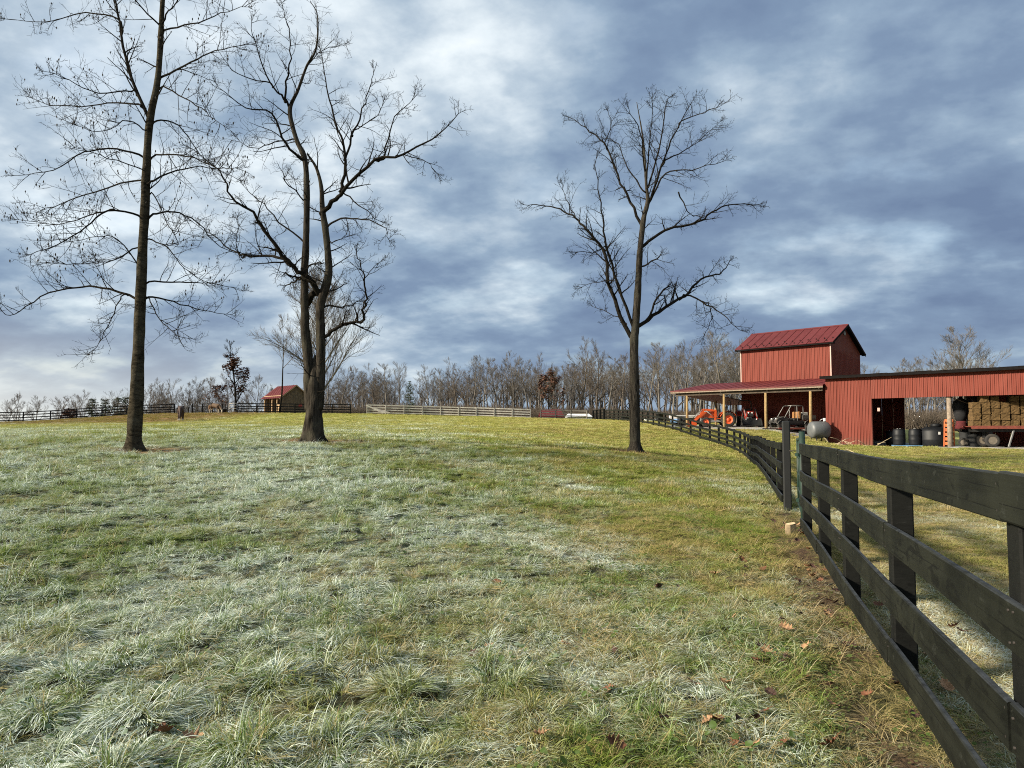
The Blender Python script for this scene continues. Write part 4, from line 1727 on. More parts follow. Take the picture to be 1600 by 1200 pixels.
def build_barn():
    # local axes: x = along the front to the right, y = into the building
    rz = math.atan2(BU.y, BU.x)
    root = thing('red_barn', 'red steel barn with gabled upper storey and tractor lean-to', 'barn', (BC.x, BC.y, 0), rz)
    u0, u1, v0, dep = -10.1, -2.0, 5.62, 5.65
    ev, rg, bk = 8.46, 10.10, 7.87
    gz = 1.1
    # walls
    siding(root, (u0, v0, gz), (1, 0, 0), u1 - u0, ev - gz)
    siding(root, (u1, v0 + .002, gz), (0, 1, 0), dep, bk - gz)
    siding(root, (u0, v0 + dep, gz), (0, -1, 0), dep, bk - gz)
    siding(root, (u1, v0 + dep, gz), (-1, 0, 0), u1 - u0, bk - gz)
    vr = v0 + 2.6
    for uu in (u1 - .004, u0 + .004):
        mb = MB().prism([(uu, v0 + .01, ev - .6), (uu, v0 + dep - .01, bk - .6), (uu, v0 + dep - .01, bk), (uu, vr, rg - .08), (uu, v0 + .01, ev)], (.02 if uu > -5 else -.02, 0, 0))
        part('gable', mb, 'red_siding', root)
    for zz in np.arange(v0 + .25, v0 + dep - .1, .2286):
        pass
    vt = MB().lathe([(.19, 0), (.19, .05), (.12, .06), (.02, .03)], 14, 'x', (u1 + .02, vr, rg - .72))
    part('gable_vent', vt, 'vent_grey', root)
    # corner trim
    part('corner_trim', MB().box((u1 - .02, v0 - .035, (5.4 + ev) / 2), (.09, .03, ev - 5.5)), 'trim_pale', root)
    part('corner_trim', MB().box((u0 + .02, v0 - .035, (5.4 + ev) / 2), (.09, .03, ev - 5.5)), 'trim_pale', root)
    # main roof
    oh = .38
    a = (u0 - oh, v0 - .42, ev - .04); b = (u1 + oh, v0 - .42, ev - .04)
    roof_panels(root, a, b, (0, vr - (v0 - .42), rg - (ev - .04)), 12, 'red_roof')
    a = (u0 - oh, v0 + dep + .42, bk - .10); b = (u1 + oh, v0 + dep + .42, bk - .10)
    roof_panels(root, a, b, (0, vr - (v0 + dep + .42), rg - (bk - .10)), 12, 'red_roof')
    part('ridge_cap', MB().prism([(u0 - oh, vr - .2, rg - .09), (u0 - oh, vr, rg + .05), (u0 - oh, vr + .2, rg - .10), (u0 - oh, vr, rg - .02)], (u1 - u0 + 2 * oh, 0, 0)), 'red_roof', root)
    # dark soffit and rake boards
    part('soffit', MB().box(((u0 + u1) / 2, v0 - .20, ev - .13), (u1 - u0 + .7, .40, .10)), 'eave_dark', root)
    for uu in (u1 + oh - .05, u0 - oh + .01):
        part('rake_board', MB().prism([(uu, v0 - .40, ev - .20), (uu, v0 - .40, ev - .075), (uu, vr, rg - .04), (uu, v0 + dep + .40, bk - .14), (uu, v0 + dep + .40, bk - .28), (uu, vr, rg - .22)], (.04, 0, 0)), 'eave_dark', root)
    part('gable_soffit', MB().add([(u1 + .02, v0 - .4, ev - .12), (u1 + oh - .06, v0 - .4, ev - .12), (u1 + oh - .06, vr, rg - .14), (u1 + .02, vr, rg - .14),
                                   (u1 + .02, v0 + dep + .4, bk - .2), (u1 + oh - .06, v0 + dep + .4, bk - .2)], [(0, 1, 2, 3), (3, 2, 5, 4)]), 'eave_dark', root)
    # snow guards along the eave, two staggered rows
    sl = Vector((0, vr - (v0 - .42), rg - (ev - .04))).normalized()
    for i in range(25):
        uu = u0 - .1 + i * (u1 - u0 + .2) / 24
        k2 = .30 if i % 2 else .72
        c = Vector((uu, v0 - .42, ev - .04)) + sl * k2
        part('snow_guard', MB().box(c + Vector((0, 0, .06)), (.09, .05, .11), taper=(.5, .5)), 'eave_dark', root)
    # lean-to roof over the tractors
    le, lj = 4.66, 5.54
    ua, ub = -13.5, -.05
    roof_panels(root, (ua, -.35, le - .03), (ub, -.35, le - .03), (0, v0 + .30, lj - le), 15, 'red_roof_low', .02)
    part('fascia', MB().box(((ua + ub) / 2, -.33, le - .155), (ub - ua, .05, .15)), 'post_grey', root)
    part('fascia_cap', MB().box(((ua + ub) / 2, -.37, le - .075), (ub - ua + .04, .03, .10)), 'roof_under', root)
    part('lean_to_beam', MB().box(((ua + ub) / 2 + .1, 0, le - .34), (ub - ua - .5, .16, .26)), 'dark_wood', root)
    part('lean_to_ceiling', MB().prism([(ua + .05, -.28, le - .12), (ub - .05, -.28, le - .12), (ub - .05, v0 - .05, lj - .14), (ua + .05, v0 - .05, lj - .14)], (0, 0, -.03)), 'roof_under', root)
    # low rear roof that shows below the eave at the left
    part('rear_roof', MB().prism([(ua + .1, .2, le - .22), (u0 - .1, .2, le - .22), (u0 - .1, 9.0, 3.62), (ua + .1, 9.0, 3.62)], (0, 0, -.06)), 'roof_under', root)
    part('rear_roof', MB().prism([(u0, v0 + dep, 4.4), (-2.0, v0 + dep, 4.4), (-2.0, 14.0, 3.5), (u0, 14.0, 3.5)], (0, 0, -.06)), 'roof_under', root)
    for uu in (-1.16, -4.76, -8.45, -12.05):
        part('post', MB().tube([Vector((uu, 0, .6)), Vector((uu, 0, 2.6)), Vector((uu + .02, 0, le - .46))], [.125, .115, .105], 10), 'post_wood', root)
    for uu, vv, hh in ((-12.6, 5.4, 4.0), (-12.6, 9.0, 3.6), (-10.2, 11.6, 3.6)):
        part('post', MB().tube([Vector((uu, vv, .8)), Vector((uu, vv, hh))], [.12, .11], 10), 'post_wood', root)
    # purlins seen under the roof
    for i in range(7):
        uu = ua + .8 + i * 2.05
        part('rafter', MB().bar((uu, -.25, le - .24), (uu, v0 - .1, lj - .26), .06, .16), 'dark_wood', root)
    return root


barn = build_barn()


def u_at(px, v):
    k2 = (px - 800.0) / FPX
    p = BC + BV * v
    return (k2 * p.y - p.x) / (BU.x - k2 * BU.y)


def build_shed():
    rz = math.atan2(BU.y, BU.x)
    fz = 0.2
    root = thing('open_shed', 'long low red steel shed with wide open front', 'shed', (BC.x, BC.y, 0), rz)
    top, hd, uo, ue, dv = 5.10, 3.52, 3.22, 24.0, 8.2
    bt = 4.15
    siding(root, (0, 0, fz - .35), (1, 0, 0), uo, top - fz + .35)
    siding(root, (uo + .004, 0, hd), (1, 0, 0), ue - uo, top - hd)
    # end wall, back walls
    siding(root, (0, dv, fz - .3), (0, -1, 0), dv, bt - fz + .2)
    part('end_gable', MB().prism([(.01, .02, bt - .2), (.01, dv, bt - .2), (.01, dv, bt), (.01, .02, top)], (.03, 0, 0)), 'red_siding', root)
    ub0 = u_at(1413, dv); ub1 = u_at(1531, dv)
    siding(root, (ub0, dv, fz - .3), (-1, 0, 0), ub0, bt - fz + .3)
    siding(root, (ue, dv, fz - .3), (-1, 0, 0), ue - ub1, bt - fz + .3)
    part('end_wall', MB().box((ue, dv / 2, 2.2), (.08, dv, 4.4)), 'red_siding', root)
    # inner partition beside the hay
    part('partition', MB().box((ub1 + .05, dv - 1.6, 2.1), (.06, 3.2, 4.0)), 'dark_wood', root)
    # roof
    slope = (bt + .12 - top - .16) / dv
    n = 26
    for i in range(n):
        x0 = -.25 + (ue + .5) * i / n; x1 = -.25 + (ue + .5) * (i + 1) / n - .01
        za = top + .16 + .012 * math.sin(i * 2.1)
        mb = MB().prism([(x0, -.42, za), (x1, -.42, za), (x1, dv + .3, za + slope * (dv + .7)), (x0, dv + .3, za + slope * (dv + .7))], (0, 0, -.03))
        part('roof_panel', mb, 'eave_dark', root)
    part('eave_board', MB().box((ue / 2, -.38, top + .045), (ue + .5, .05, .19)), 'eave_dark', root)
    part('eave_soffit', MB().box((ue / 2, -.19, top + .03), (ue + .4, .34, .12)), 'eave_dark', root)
    # posts and headers
    for uu in (8.0, 15.0, 21.5):
        part('post', MB().tube([Vector((uu, .26, fz - .3)), Vector((uu, .27, 1.6)), Vector((uu + .02, .26, top - .2))], [.17, .155, .14], 10), 'post_grey', root)
        part('brace', MB().bar((uu + .1, .2, 3.5), (uu + 2.4, 2.6, 2.2), .03, .05), 'dark_wood', root)
    part('header', MB().box((ue / 2 + 1, .09, hd + .13), (ue - 3.4, .06, .24)), 'dark_wood', root)
    part('jamb', MB().box((uo - .03, .06, (hd + fz) / 2), (.09, .14, hd - fz)), 'red_siding', root)
    for vv in (2.6, 5.2):
        part('beam', MB().box((ue / 2, vv, top - .45 + slope * vv), (ue - .4, .1, .25)), 'dark_wood', root)
    part('switch_box', MB().box((uo + .35, .35, 2.75), (.16, .1, .24)), 'trim_pale', root)
    return root


shed = build_shed()


# ------------------------------------------------------------------ vehicles and machines
simple('tractor_orange', (0.48, 0.070, 0.012), .38, var=.1, dirt=((0.25, 0.14, 0.07), .3))
simple('tractor_red', (0.30, 0.030, 0.022), .42, var=.12, dirt=((0.12, 0.09, 0.06), .3))
simple('rim_orange', (0.70, 0.10, 0.03), .45, var=.15, dirt=((0.3, 0.18, 0.1), .35))
simple('rim_pale', (0.13, 0.11, 0.085), .6, var=.2)
simple('tyre', (0.022, 0.021, 0.020), .9, var=.3, dirt=((0.10, 0.085, 0.06), .35))
simple('machine_black', (0.016, 0.017, 0.018), .5, var=.3, dirt=((0.06, 0.05, 0.04), .3))
simple('machine_grey', (0.20, 0.20, 0.195), .5, var=.2)
simple('lamp_glass', (0.75, 0.75, 0.72), .15, spec=.8, var=.05)
simple('seat_tan', (0.26, 0.125, 0.045), .8, var=.2)
simple('body_grey', (0.062, 0.060, 0.058), .45, var=.15, dirt=((0.14, 0.11, 0.08), .3))
simple('plastic_black', (0.006, 0.007, 0.009), .55, var=.3, spec=.28)
simple('pallet_blue', (0.10, 0.24, 0.40), .7, var=.3, dirt=((0.25, 0.25, 0.24), .3))
simple('tank_grey', (0.085, 0.092, 0.096), .48, var=.1, dirt=((0.18, 0.17, 0.15), .35), scale=3)
simple('straw', (0.098, 0.058, 0.020), .95, var=.4, scale=14, bump=.8)
simple('wagon_red', (0.15, 0.036, 0.023), .75, var=.25)
simple('orange_plastic', (0.42, 0.095, 0.018), .6, var=.2)
simple('cloth_dark', (0.012, 0.012, 0.014), .9, var=.3)
simple('cloth_red', (0.075, 0.010, 0.012), .9, var=.3)
simple('tarp_pale', (0.50, 0.50, 0.48), .7, var=.15)
simple('white_paint', (0.80, 0.80, 0.78), .45, var=.05)
simple('blue_paint', (0.13, 0.24, 0.42), .45, var=.15)
simple('stick_pale', (0.36, 0.29, 0.19), .9, var=.2, scale=8)
simple('horse_brown', (0.034, 0.017, 0.012), .8, var=.3)
simple('horse_white', (0.62, 0.60, 0.56), .85, var=.1)


def wheel(parent, c, R_, w, rim_mat, lugs=0, dish=1):
    """tyre with lugs, dished rim and hub; axle along y"""
    tb = MB()
    prof = [(R_ * .60, -w * .46), (R_ * .80, -w * .52), (R_ * .95, -w * .46), (R_, -w * .30), (R_, w * .30), (R_ * .95, w * .46), (R_ * .80, w * .52), (R_ * .60, w * .46)]
    tb.lathe(prof, 28, 'y', c, cap=False)
    for i in range(lugs):
        a = 6.2832 * i / lugs
        for s in (-1, 1):
            q = Matrix.Rotation(-a - (.06 if s > 0 else -.06), 3, 'Y')
            tb.box(Vector(c) + q @ Vector((R_ * .995, s * w * .25, 0)), (R_ * .07, w * .48, R_ * .085), q @ Matrix.Rotation(s * .6, 3, 'X'))
    t = part('tyre', tb, 'tyre', parent)
    rb = MB().lathe([(R_ * .62, -w * .40), (R_ * .62, w * .40), (R_ * .56, w * .42), (R_ * .50, w * .22 * dish), (R_ * .24, w * .16 * dish), (R_ * .22, w * .30 * dish), (R_ * .08, w * .32 * dish)], 24, 'y', c)
    rb.lathe([(R_ * .60, -w * .41), (R_ * .50, -w * .22), (R_ * .22, -w * .18), (R_ * .20, -w * .30), (.01, -w * .32)], 24, 'y', c)
    rm = part('rim', rb, rim_mat, t)
    nb = MB()
    for i in range(6):
        a = 6.2832 * i / 6
        nb.lathe([(.018, -w * .36), (.018, w * .36)], 6, 'y', (c[0] + R_ * .15 * math.cos(a), c[1], c[2] + R_ * .15 * math.sin(a)))
    return t


def make_tractor(name, label, loc, rz, paint, rim, bucket_paint, scale=1.0):
    """compact tractor with front loader; x forward"""
    o = thing(name, label, 'tractor', loc, rz)
    o.scale = (scale,) * 3
    hb = MB()
    hb.prism([(.45, -.27, .78), (1.85, -.25, .78), (1.92, -.24, 1.0), (1.80, -.24, 1.26), (.45, -.27, 1.36)], (0, .54, 0))
    part('hood', hb, paint, o)
    part('grille', MB().box((1.90, 0, .98), (.06, .44, .34)), 'machine_black', o)
    for s in (-1, 1):
        part('headlight', MB().lathe([(.07, 0), (.065, .04), (.01, .05)], 12, 'x', (1.91, s * .15, 1.10)), 'lamp_glass', o)
    part('chassis', MB().box((.75, 0, .60), (2.1, .30, .34)), 'machine_grey', o)
    part('front_axle', MB().bar((1.45, -.52, .40), (1.45, .52, .40), .14, .14), paint, o)
    part('floor_board', MB().box((.15, 0, .72), (.75, .95, .06)), paint, o)
    for s in (-1, 1):
        fb = MB()
        pr = []
        for i in range(9):
            a = rad(20 + 140 * i / 8)
            pr.append((-.45 + .72 * math.cos(a), .64 + .72 * math.sin(a)))
        for i in range(8):
            (x0, z0), (x1, z1) = pr[i], pr[i + 1]
            y0, y1 = s * .42, s * .80
            fb.add([(x0, y0, z0), (x1, y0, z1), (x1, y1, z1), (x0, y1, z0)], [(0, 1, 2, 3)])
        fb.add([(pr[i][0], s * .42, pr[i][1]) for i in range(9)], [tuple(range(9))])
        part('fender', fb, paint, o)
        wheel(o, (-.45, s * .64, .62), .62, .34, rim, 18)
        wheel(o, (1.45, s * .60, .40), .40, .24, rim, 14)
        # loader arm: upright post, boom, knee
        lb = MB()
        lb.bar((.62, s * .46, .55), (.58, s * .46, 1.42), .09, .16, (1, 0, 0))
        lb.bar((.55, s * .46, 1.40), (1.55, s * .46, 1.50), .08, .15)
        lb.bar((1.50, s * .46, 1.52), (2.28, s * .46, .52), .08, .15)
        part('loader_arm', lb, paint, o)
        cy = MB().tube([Vector((.66, s * .46, .78)), Vector((1.40, s * .46, 1.40))], [.035, .035], 8)
        part('loader_ram', cy, 'machine_grey', o)
        part('loader_ram', MB().tube([Vector((1.70, s * .46, 1.44)), Vector((2.36, s * .46, .78))], [.032, .032], 8), 'machine_grey', o)
    bb = MB()
    prof = [(2.28, .62), (2.30, .14), (2.42, .06), (2.86, .05), (2.84, .02), (2.38, .02), (2.25, .12), (2.24, .64)]
    bb.prism([(x, -.80, z) for x, z in prof], (0, 1.6, 0))
    for s in (-.80, .77):
        bb.prism([(2.26, s, .62), (2.28, s, .08), (2.42, s, .05), (2.86, s, .05), (2.6, s, .38)], (0, .03, 0))
    bo = part('bucket', bb, bucket_paint, o)
    if bucket_paint == 'machine_black':
        for s in (-.42, .42):
            part('marker_lamp', MB().lathe([(.06, 0), (.055, .03), (.01, .035)], 10, 'x', (2.30, s, .56)), 'lamp_glass', bo)
    part('seat', MB().cbox((-.30, 0, 1.02), (.46, .48, .14), .04), 'machine_black', o)
    part('backrest', MB().cbox((-.54, 0, 1.28), (.12, .46, .46), .04), 'machine_black', o)
    part('dashboard', MB().box((.44, 0, 1.38), (.16, .42, .20)), 'machine_black', o)
    st = MB()
    pts = [Vector((.30 + .06 * math.sin(a), .19 * math.cos(a), 1.56 + .14 * math.sin(a))) for a in np.linspace(0, 6.283, 17)]
    st.tube(pts, [.017] * 17, 6, cap=False)
    st.tube([Vector((.42, 0, 1.36)), Vector((.30, 0, 1.56))], [.02, .02], 6)
    part('steering_wheel', st, 'machine_black', o)
    rp = MB().tube([Vector((-.62, -.52, .8)), Vector((-.66, -.52, 2.1)), Vector((-.66, -.40, 2.24)), Vector((-.66, .40, 2.24)), Vector((-.66, .52, 2.1)), Vector((-.62, .52, .8))], [.04] * 6, 8)
    part('roll_bar', rp, 'machine_black', o)
    part('exhaust', MB().tube([Vector((1.3, .2, 1.3)), Vector((1.3, .2, 1.85))], [.035, .03], 8), 'machine_black', o)
    return o


def at_barn(u, v, z):
    q = BP(u, v, z)
    return q


yard_rz = math.atan2(BU.y, BU.x)
q = BP(-9.75, 1.7, 0); q.z = terr(q.x, q.y) + .04
make_tractor('tractor', 'orange compact tractor with front loader under the lean-to', q, math.pi - .10, 'tractor_orange', 'rim_orange', 'tractor_orange', .98)
q = BP(u_at(1166, 4.0), 4.0, 0); q.z = terr(q.x, q.y) + .04
make_tractor('tractor', 'dark red tractor with black loader bucket, parked beside the orange one', q, -1.72, 'tractor_red', 'rim_pale', 'machine_black', 1.0)


def make_utv(loc, rz):
    o = thing('utility_vehicle', 'grey and black open utility vehicle with roll cage under the lean-to', 'utility vehicle', loc, rz)
    hb = MB()
    hb.prism([(.70, -.62, .55), (1.62, -.56, .55), (1.70, -.52, .72), (1.55, -.52, .90), (.95, -.58, 1.06), (.70, -.62, 1.06)], (0, 1.2, 0))
    part('hood', hb, 'body_grey', o)
    part('front_bumper', MB().tube([Vector((1.72, -.5, .45)), Vector((1.82, -.4, .62)), Vector((1.82, .4, .62)), Vector((1.72, .5, .45))], [.035] * 4, 8), 'machine_black', o)
    for s in (-1, 1):
        part('headlight', MB().lathe([(.085, 0), (.08, .05), (.01, .06)], 12, 'x', (1.54, s * .36, .84)), 'lamp_glass', o)
    part('floor_pan', MB().box((.1, 0, .46), (2.3, 1.2, .14)), 'machine_black', o)
    part('bench_seat', MB().cbox((-.05, 0, .82), (.52, 1.18, .22), .05), 'machine_black', o)
    part('seat_back', MB().cbox((-.36, 0, 1.16), (.14, 1.18, .56), .05), 'seat_tan', o)
    part('side_panel', MB().box((.05, -.63, .62), (1.15, .05, .24)), 'machine_black', o)
    part('side_panel', MB().box((.05, .63, .62), (1.15, .05, .24)), 'machine_black', o)
    bd = MB()
    bd.box((-1.05, 0, .86), (1.10, 1.36, .08))
    for s in (-1, 1):
        bd.box((-1.05, s * .67, 1.02), (1.10, .05, .26))
    bd.box((-.51, 0, 1.02), (.05, 1.3, .26)); bd.box((-1.59, 0, 1.02), (.05, 1.3, .26))
    part('cargo_bed', bd, 'body_grey', o)
    part('tool_box', MB().cbox((-.95, -.1, 1.22), (.55, .6, .34), .04), 'tarp_pale', o)
    for s in (-1, 1):
        for cx, R_ in ((1.22, .42), (-1.02, .43)):
            fb = MB()
            pr = [(cx + R_ * math.cos(rad(a)), .36 + R_ * math.sin(rad(a))) for a in (15, 45, 75, 105, 135, 165)]
            for i in range(5):
                (x0, z0), (x1, z1) = pr[i], pr[i + 1]
                fb.add([(x0, s * .46, z0), (x1, s * .46, z1), (x1, s * .78, z1), (x0, s * .78, z0)], [(0, 1, 2, 3)])
            part('fender', fb, 'body_grey', o)
        wheel(o, (1.22, s * .62, .34), .34, .26, 'rim_pale', 12)
        wheel(o, (-1.02, s * .62, .34), .34, .28, 'rim_pale', 12)
        cg = MB()
        cg.tube([Vector((.98, s * .60, .95)), Vector((.42, s * .58, 1.86)), Vector((.34, s * .58, 1.92)), Vector((-.50, s * .58, 1.92)), Vector((-.58, s * .60, 1.84)), Vector((-.60, s * .62, .80))], [.032] * 6, 8)
        cg.tube([Vector((-.08, s * .58, 1.9)), Vector((-.10, s * .62, .62))], [.026, .026], 8)
        part('roll_cage', cg, 'machine_grey', o)
    cx = MB()
    for xx, zz in ((.38, 1.91), (-.54, 1.91), (-.60, 1.3)):
        cx.tube([Vector((xx, -.58, zz)), Vector((xx, .58, zz))], [.03, .03], 8)
    part('cage_crossbars', cx, 'machine_grey', o)
    st = MB()
    st.tube([Vector((.42 + .07 * math.sin(a), .30 + .17 * math.cos(a), 1.18 + .15 * math.sin(a))) for a in np.linspace(0, 6.283, 15)], [.016] * 15, 6, cap=False)
    part('steering_wheel', st, 'machine_black', o)
    return o


q = BP(-3.6, 2.0, 0); q.z = terr(q.x, q.y) + .04
make_utv(q, math.pi + .12)

# low timber trailer in front of the utility vehicle
q = BP(-2.7, .75, 0); q.z = terr(q.x, q.y) + .04
o = thing('flat_trailer', 'low flat trailer with weathered timber deck beside the utility vehicle', 'trailer', q, math.pi + .10)
for i in range(5):
    plank('deck_board', o, (-1.7, -.55 + .28 * i, .30), (1.7, -.55 + .28 * i, .30), .26, .045, 'grey_dark_board')
part('side_rail', MB().bar((-1.75, -.74, .26), (1.75, -.74, .26), .06, .12), 'wagon_red', o)
part('side_rail', MB().bar((-1.75, .74, .26), (1.75, .74, .26), .06, .12), 'wagon_red', o)
part('tongue', MB().bar((1.7, 0, .22), (2.7, 0, .24), .08, .08), 'machine_black', o)
for s in (-1, 1):
    wheel(o, (-.5, s * .86, .22), .22, .14, 'rim_pale', 0)
part('block', MB().box((1.3, -.5, .10), (.3, .2, .2)), 'grey_board', o)
part('block', MB().box((-1.3, -.5, .10), (.3, .2, .2)), 'grey_board', o)

# fuel tank
q = Vector((22.40, 51.95, 0)); q.z = terr(q.x, q.y)
o = thing('fuel_tank', 'grey horizontal cylindrical fuel tank on legs beside the shed corner', 'tank', q, .10)
tk = MB().lathe([(.02, -.74), (.34, -.72), (.54, -.64), (.61, -.52), (.62, 0), (.61, .52), (.54, .64), (.34, .72), (.02, .74)], 28, 'x', (0, 0, .84))
part('shell', tk, 'tank_grey', o)
for xx in (-.4, .4):
    lg = MB()
    lg.bar((xx, -.42, 0.0), (xx, -.30, .40), .07, .07); lg.bar((xx, .42, 0.0), (xx, .30, .40), .07, .07); lg.bar((xx, -.5, .03), (xx, .5, .03), .1, .06)
    part('leg', lg, 'machine_black', o)
part('filler_cap', MB().lathe([(.05, 0), (.05, .1), (.02, .11)], 10, 'z', (.1, 0, 1.44)), 'machine_black', o)
part('pump', MB().cbox((.42, -.05, 1.58), (.14, .12, .24), .02), 'white_paint', o)
part('pump_handle', MB().tube([Vector((.42, 0, 1.66)), Vector((.2, 0, 1.60)), Vector((.1, 0, 1.50))], [.02, .02, .015], 6), 'white_paint', o)
part('weld_seam', MB().lathe([(.619, -.006), (.627, 0), (.619, .006)], 28, 'x', (0, 0, .84)), 'tank_grey', o)

# pale stock trailer and blue one at the far end of the yard
for nm, lab, px, Y, w, h, m1, m2, rzz in [('stock_trailer', 'long flat-topped pale trailer behind the orange tractor', 1082, 69, 4.2, .55, 'tarp_pale', 'machine_black', .1),
                                         ('small_trailer', 'small white and blue trailer left of the first lean-to post', 1061, 64.5, 1.1, .55, 'vent_grey', 'blue_paint', .2)]:
    g = G(px, Y)
    o = thing(nm, lab, 'trailer', g, rzz)
    part('box', MB().cbox((0, 0, .75 + h / 2 - .3), (w, 1.5, h * .55), .05), m1, o)
    part('skirt', MB().cbox((0, 0, .45), (w * .97, 1.45, .4), .04), m2, o)
    for s in (-1, 1):
        wheel(o, (-w * .15, s * .72, .28), .28, .2, 'rim_pale')
        wheel(o, (w * .18, s * .72, .28), .28, .2, 'rim_pale')
    part('tongue', MB().bar((w / 2, 0, .42), (w / 2 + .9, 0, .42), .08, .08), 'machine_black', o)


# drums on a blue pallet
def drum(name, lab, loc, mat, h=1.12, R_=.40, group=None):
    o = thing(name, lab, 'drum', loc, rng.uniform(0, 6), group)
    k2 = h
    part('body', MB().lathe([(R_ * .86, 0), (R_ * .93, .03 * k2), (R_ * .96, .10 * k2), (R_ * 1.0, .33 * k2), (R_ * 1.02, .36 * k2), (R_, .39 * k2), (R_ * 1.0, .62 * k2), (R_ * 1.02, .65 * k2), (R_, .68 * k2), (R_ * .97, .88 * k2), (R_ * .86, .96 * k2), (R_ * .80, .98 * k2)], 28), mat, o)
    part('lid', MB().lathe([(R_ * .88, .955 * k2), (R_ * .9, .97 * k2), (R_ * .9, 1.0 * k2), (R_ * .6, 1.01 * k2), (R_ * .58, .995 * k2), (.02, .995 * k2)], 28), mat, o)
    for s in (-1, 1):
        part('bung', MB().lathe([(.05, .995 * k2), (.05, 1.03 * k2), (.02, 1.035 * k2)], 10, c=(s * R_ * .4, 0, 0)), 'machine_grey', o)
    return o


def shed_pt(px, v, dz=.04):
    q = BP(u_at(px, v), v, 0)
    q.z = terr(q.x, q.y) + dz
    return q


pc = shed_pt(1415, 1.0)
o = thing('pallet', 'faded blue wooden pallet under the two black drums', 'pallet', pc, yard_rz + .35)
for i in range(5):
    plank('deck_board', o, (-.95, -.5 + .25 * i, .145), (.95, -.5 + .25 * i, .145), .14, .025, 'pallet_blue')
for xx in (-.85, 0, .85):
    plank('runner', o, (xx, -.58, .07), (xx, .58, .07), .10, .125, 'pallet_blue')
bd = Vector((math.cos(yard_rz + .35), math.sin(yard_rz + .35), 0))
drum('plastic_drum', 'left glossy black drum standing on the blue pallet', pc + bd * -.46 + Vector((0, 0, .16)), 'plastic_black')
drum('plastic_drum', 'right glossy black drum standing on the blue pallet', pc + bd * .50 + Vector((0, 0, .16)), 'plastic_black')
drum('plastic_drum', 'black drum standing on the floor in the dark behind the pallet', shed_pt(1392, 3.0), 'plastic_black', 1.15)
q = shed_pt(1458, 2.0)
o = thing('bulk_tank', 'big squat black plastic tank with domed lid in the shed', 'tank', q)
part('body', MB().lathe([(.88, 0), (.95, .08), (.95, .5), (.97, .55), (.95, .6), (.95, 1.1), (.85, 1.28), (.5, 1.42), (.4, 1.43)], 32), 'plastic_black', o)
part('lid', MB().lathe([(.34, 1.42), (.35, 1.58), (.28, 1.64), (.02, 1.66)], 20, c=(.15, 0, 0)), 'plastic_black', o)
part('outlet', MB().tube([Vector((-.5, 0, 1.3)), Vector((-.5, 0, 1.6))], [.05, .05], 8), 'plastic_black', o)
part('data_plate', MB().box((-.2, -.955, 1.0), (.12, .02, .18)), 'white_paint', o)
drum('plastic_drum', 'black drum wedged between the bulk tank and the pallet', shed_pt(1440, 2.6), 'plastic_black', 1.18, .44)
# orange slatted guard by the post
q = shed_pt(1481, .55)
o = thing('orange_rack', 'upright orange slatted rack behind the shed post', 'rack', q, yard_rz + .1)
for s in (-.30, .30):
    part('side_rail', MB().bar((s, 0, 0), (s * .86, .16, 1.70), .10, .06, (1, 0, 0)), 'orange_plastic', o)
for i in range(6):
    zz = .2 + .3 * i
    part('slat', MB().box((0, .02 + .16 * zz / 1.85, zz), (.58 - .05 * i * .3, .04, .20)), 'orange_plastic', o)
# hanging dark jacket bundle and pale sheet
q = shed_pt(1501, 2.2)
o = thing('hanging_bag', 'dark hanging sack with red lower end in the shed', 'bag', (q.x, q.y, q.z))
part('sack', MB().lathe([(.06, 3.5), (.12, 3.3), (.46, 3.05), (.50, 2.7), (.40, 2.1), (.30, 1.75)], 14), 'cloth_dark', o)
part('red_end', MB().lathe([(.30, 1.76), (.32, 1.6), (.40, 1.25), (.36, 1.2), (.02, 1.22)], 14), 'cloth_red', o)
part('rope', MB().tube([Vector((0, 0, 3.4)), Vector((0, 0, 4.5))], [.02, .02], 6), 'cloth_dark', o)
q = shed_pt(1514, 6.0)
o = thing('hanging_sheet', 'long pale sheet hanging beside the hay stack', 'sheet', q, yard_rz)
mb = MB()
nx, nz = 14, 8
vs = []
for j in range(nz + 1):
    for i in range(nx + 1):
        x = (i / nx - .5) * (.62 - .2 * (1 - j / nz))
        vs.append((x, .05 * math.sin(i * 1.7) + .02 * math.sin(j), 1.45 + 2.5 * j / nz))
mb.add(vs, [(j * (nx + 1) + i, j * (nx + 1) + i + 1, (j + 1) * (nx + 1) + i + 1, (j + 1) * (nx + 1) + i) for j in range(nz) for i in range(nx)], True)
part('cloth', mb, 'tarp_pale', o)
# dark machine at the foot of it
q = shed_pt(1507, 2.6)
o = thing('wheeled_machine', 'dark wheeled machine parked below the hanging sack', 'machine', q, yard_rz + .2)
part('engine', MB().cbox((0, 0, .75), (.7, .6, .6), .06), 'machine_black', o)
part('tine_guard', MB().lathe([(.45, -.4), (.48, 0), (.45, .4)], 16, 'y', (.5, 0, .42)), 'machine_black', o)
for s in (-1, 1):
    wheel(o, (-.1, s * .45, .30), .30, .16, 'rim_pale', 10)
    part('handle', MB().tube([Vector((-.2, s * .2, .9)), Vector((-.9, s * .26, 1.35)), Vector((-1.2, s * .28, 1.38))], [.03] * 3, 8), 'machine_black', o)
part('fuel_cap', MB().lathe([(.2, 1.05), (.2, 1.2), (.05, 1.24)], 14), 'plastic_black', o)

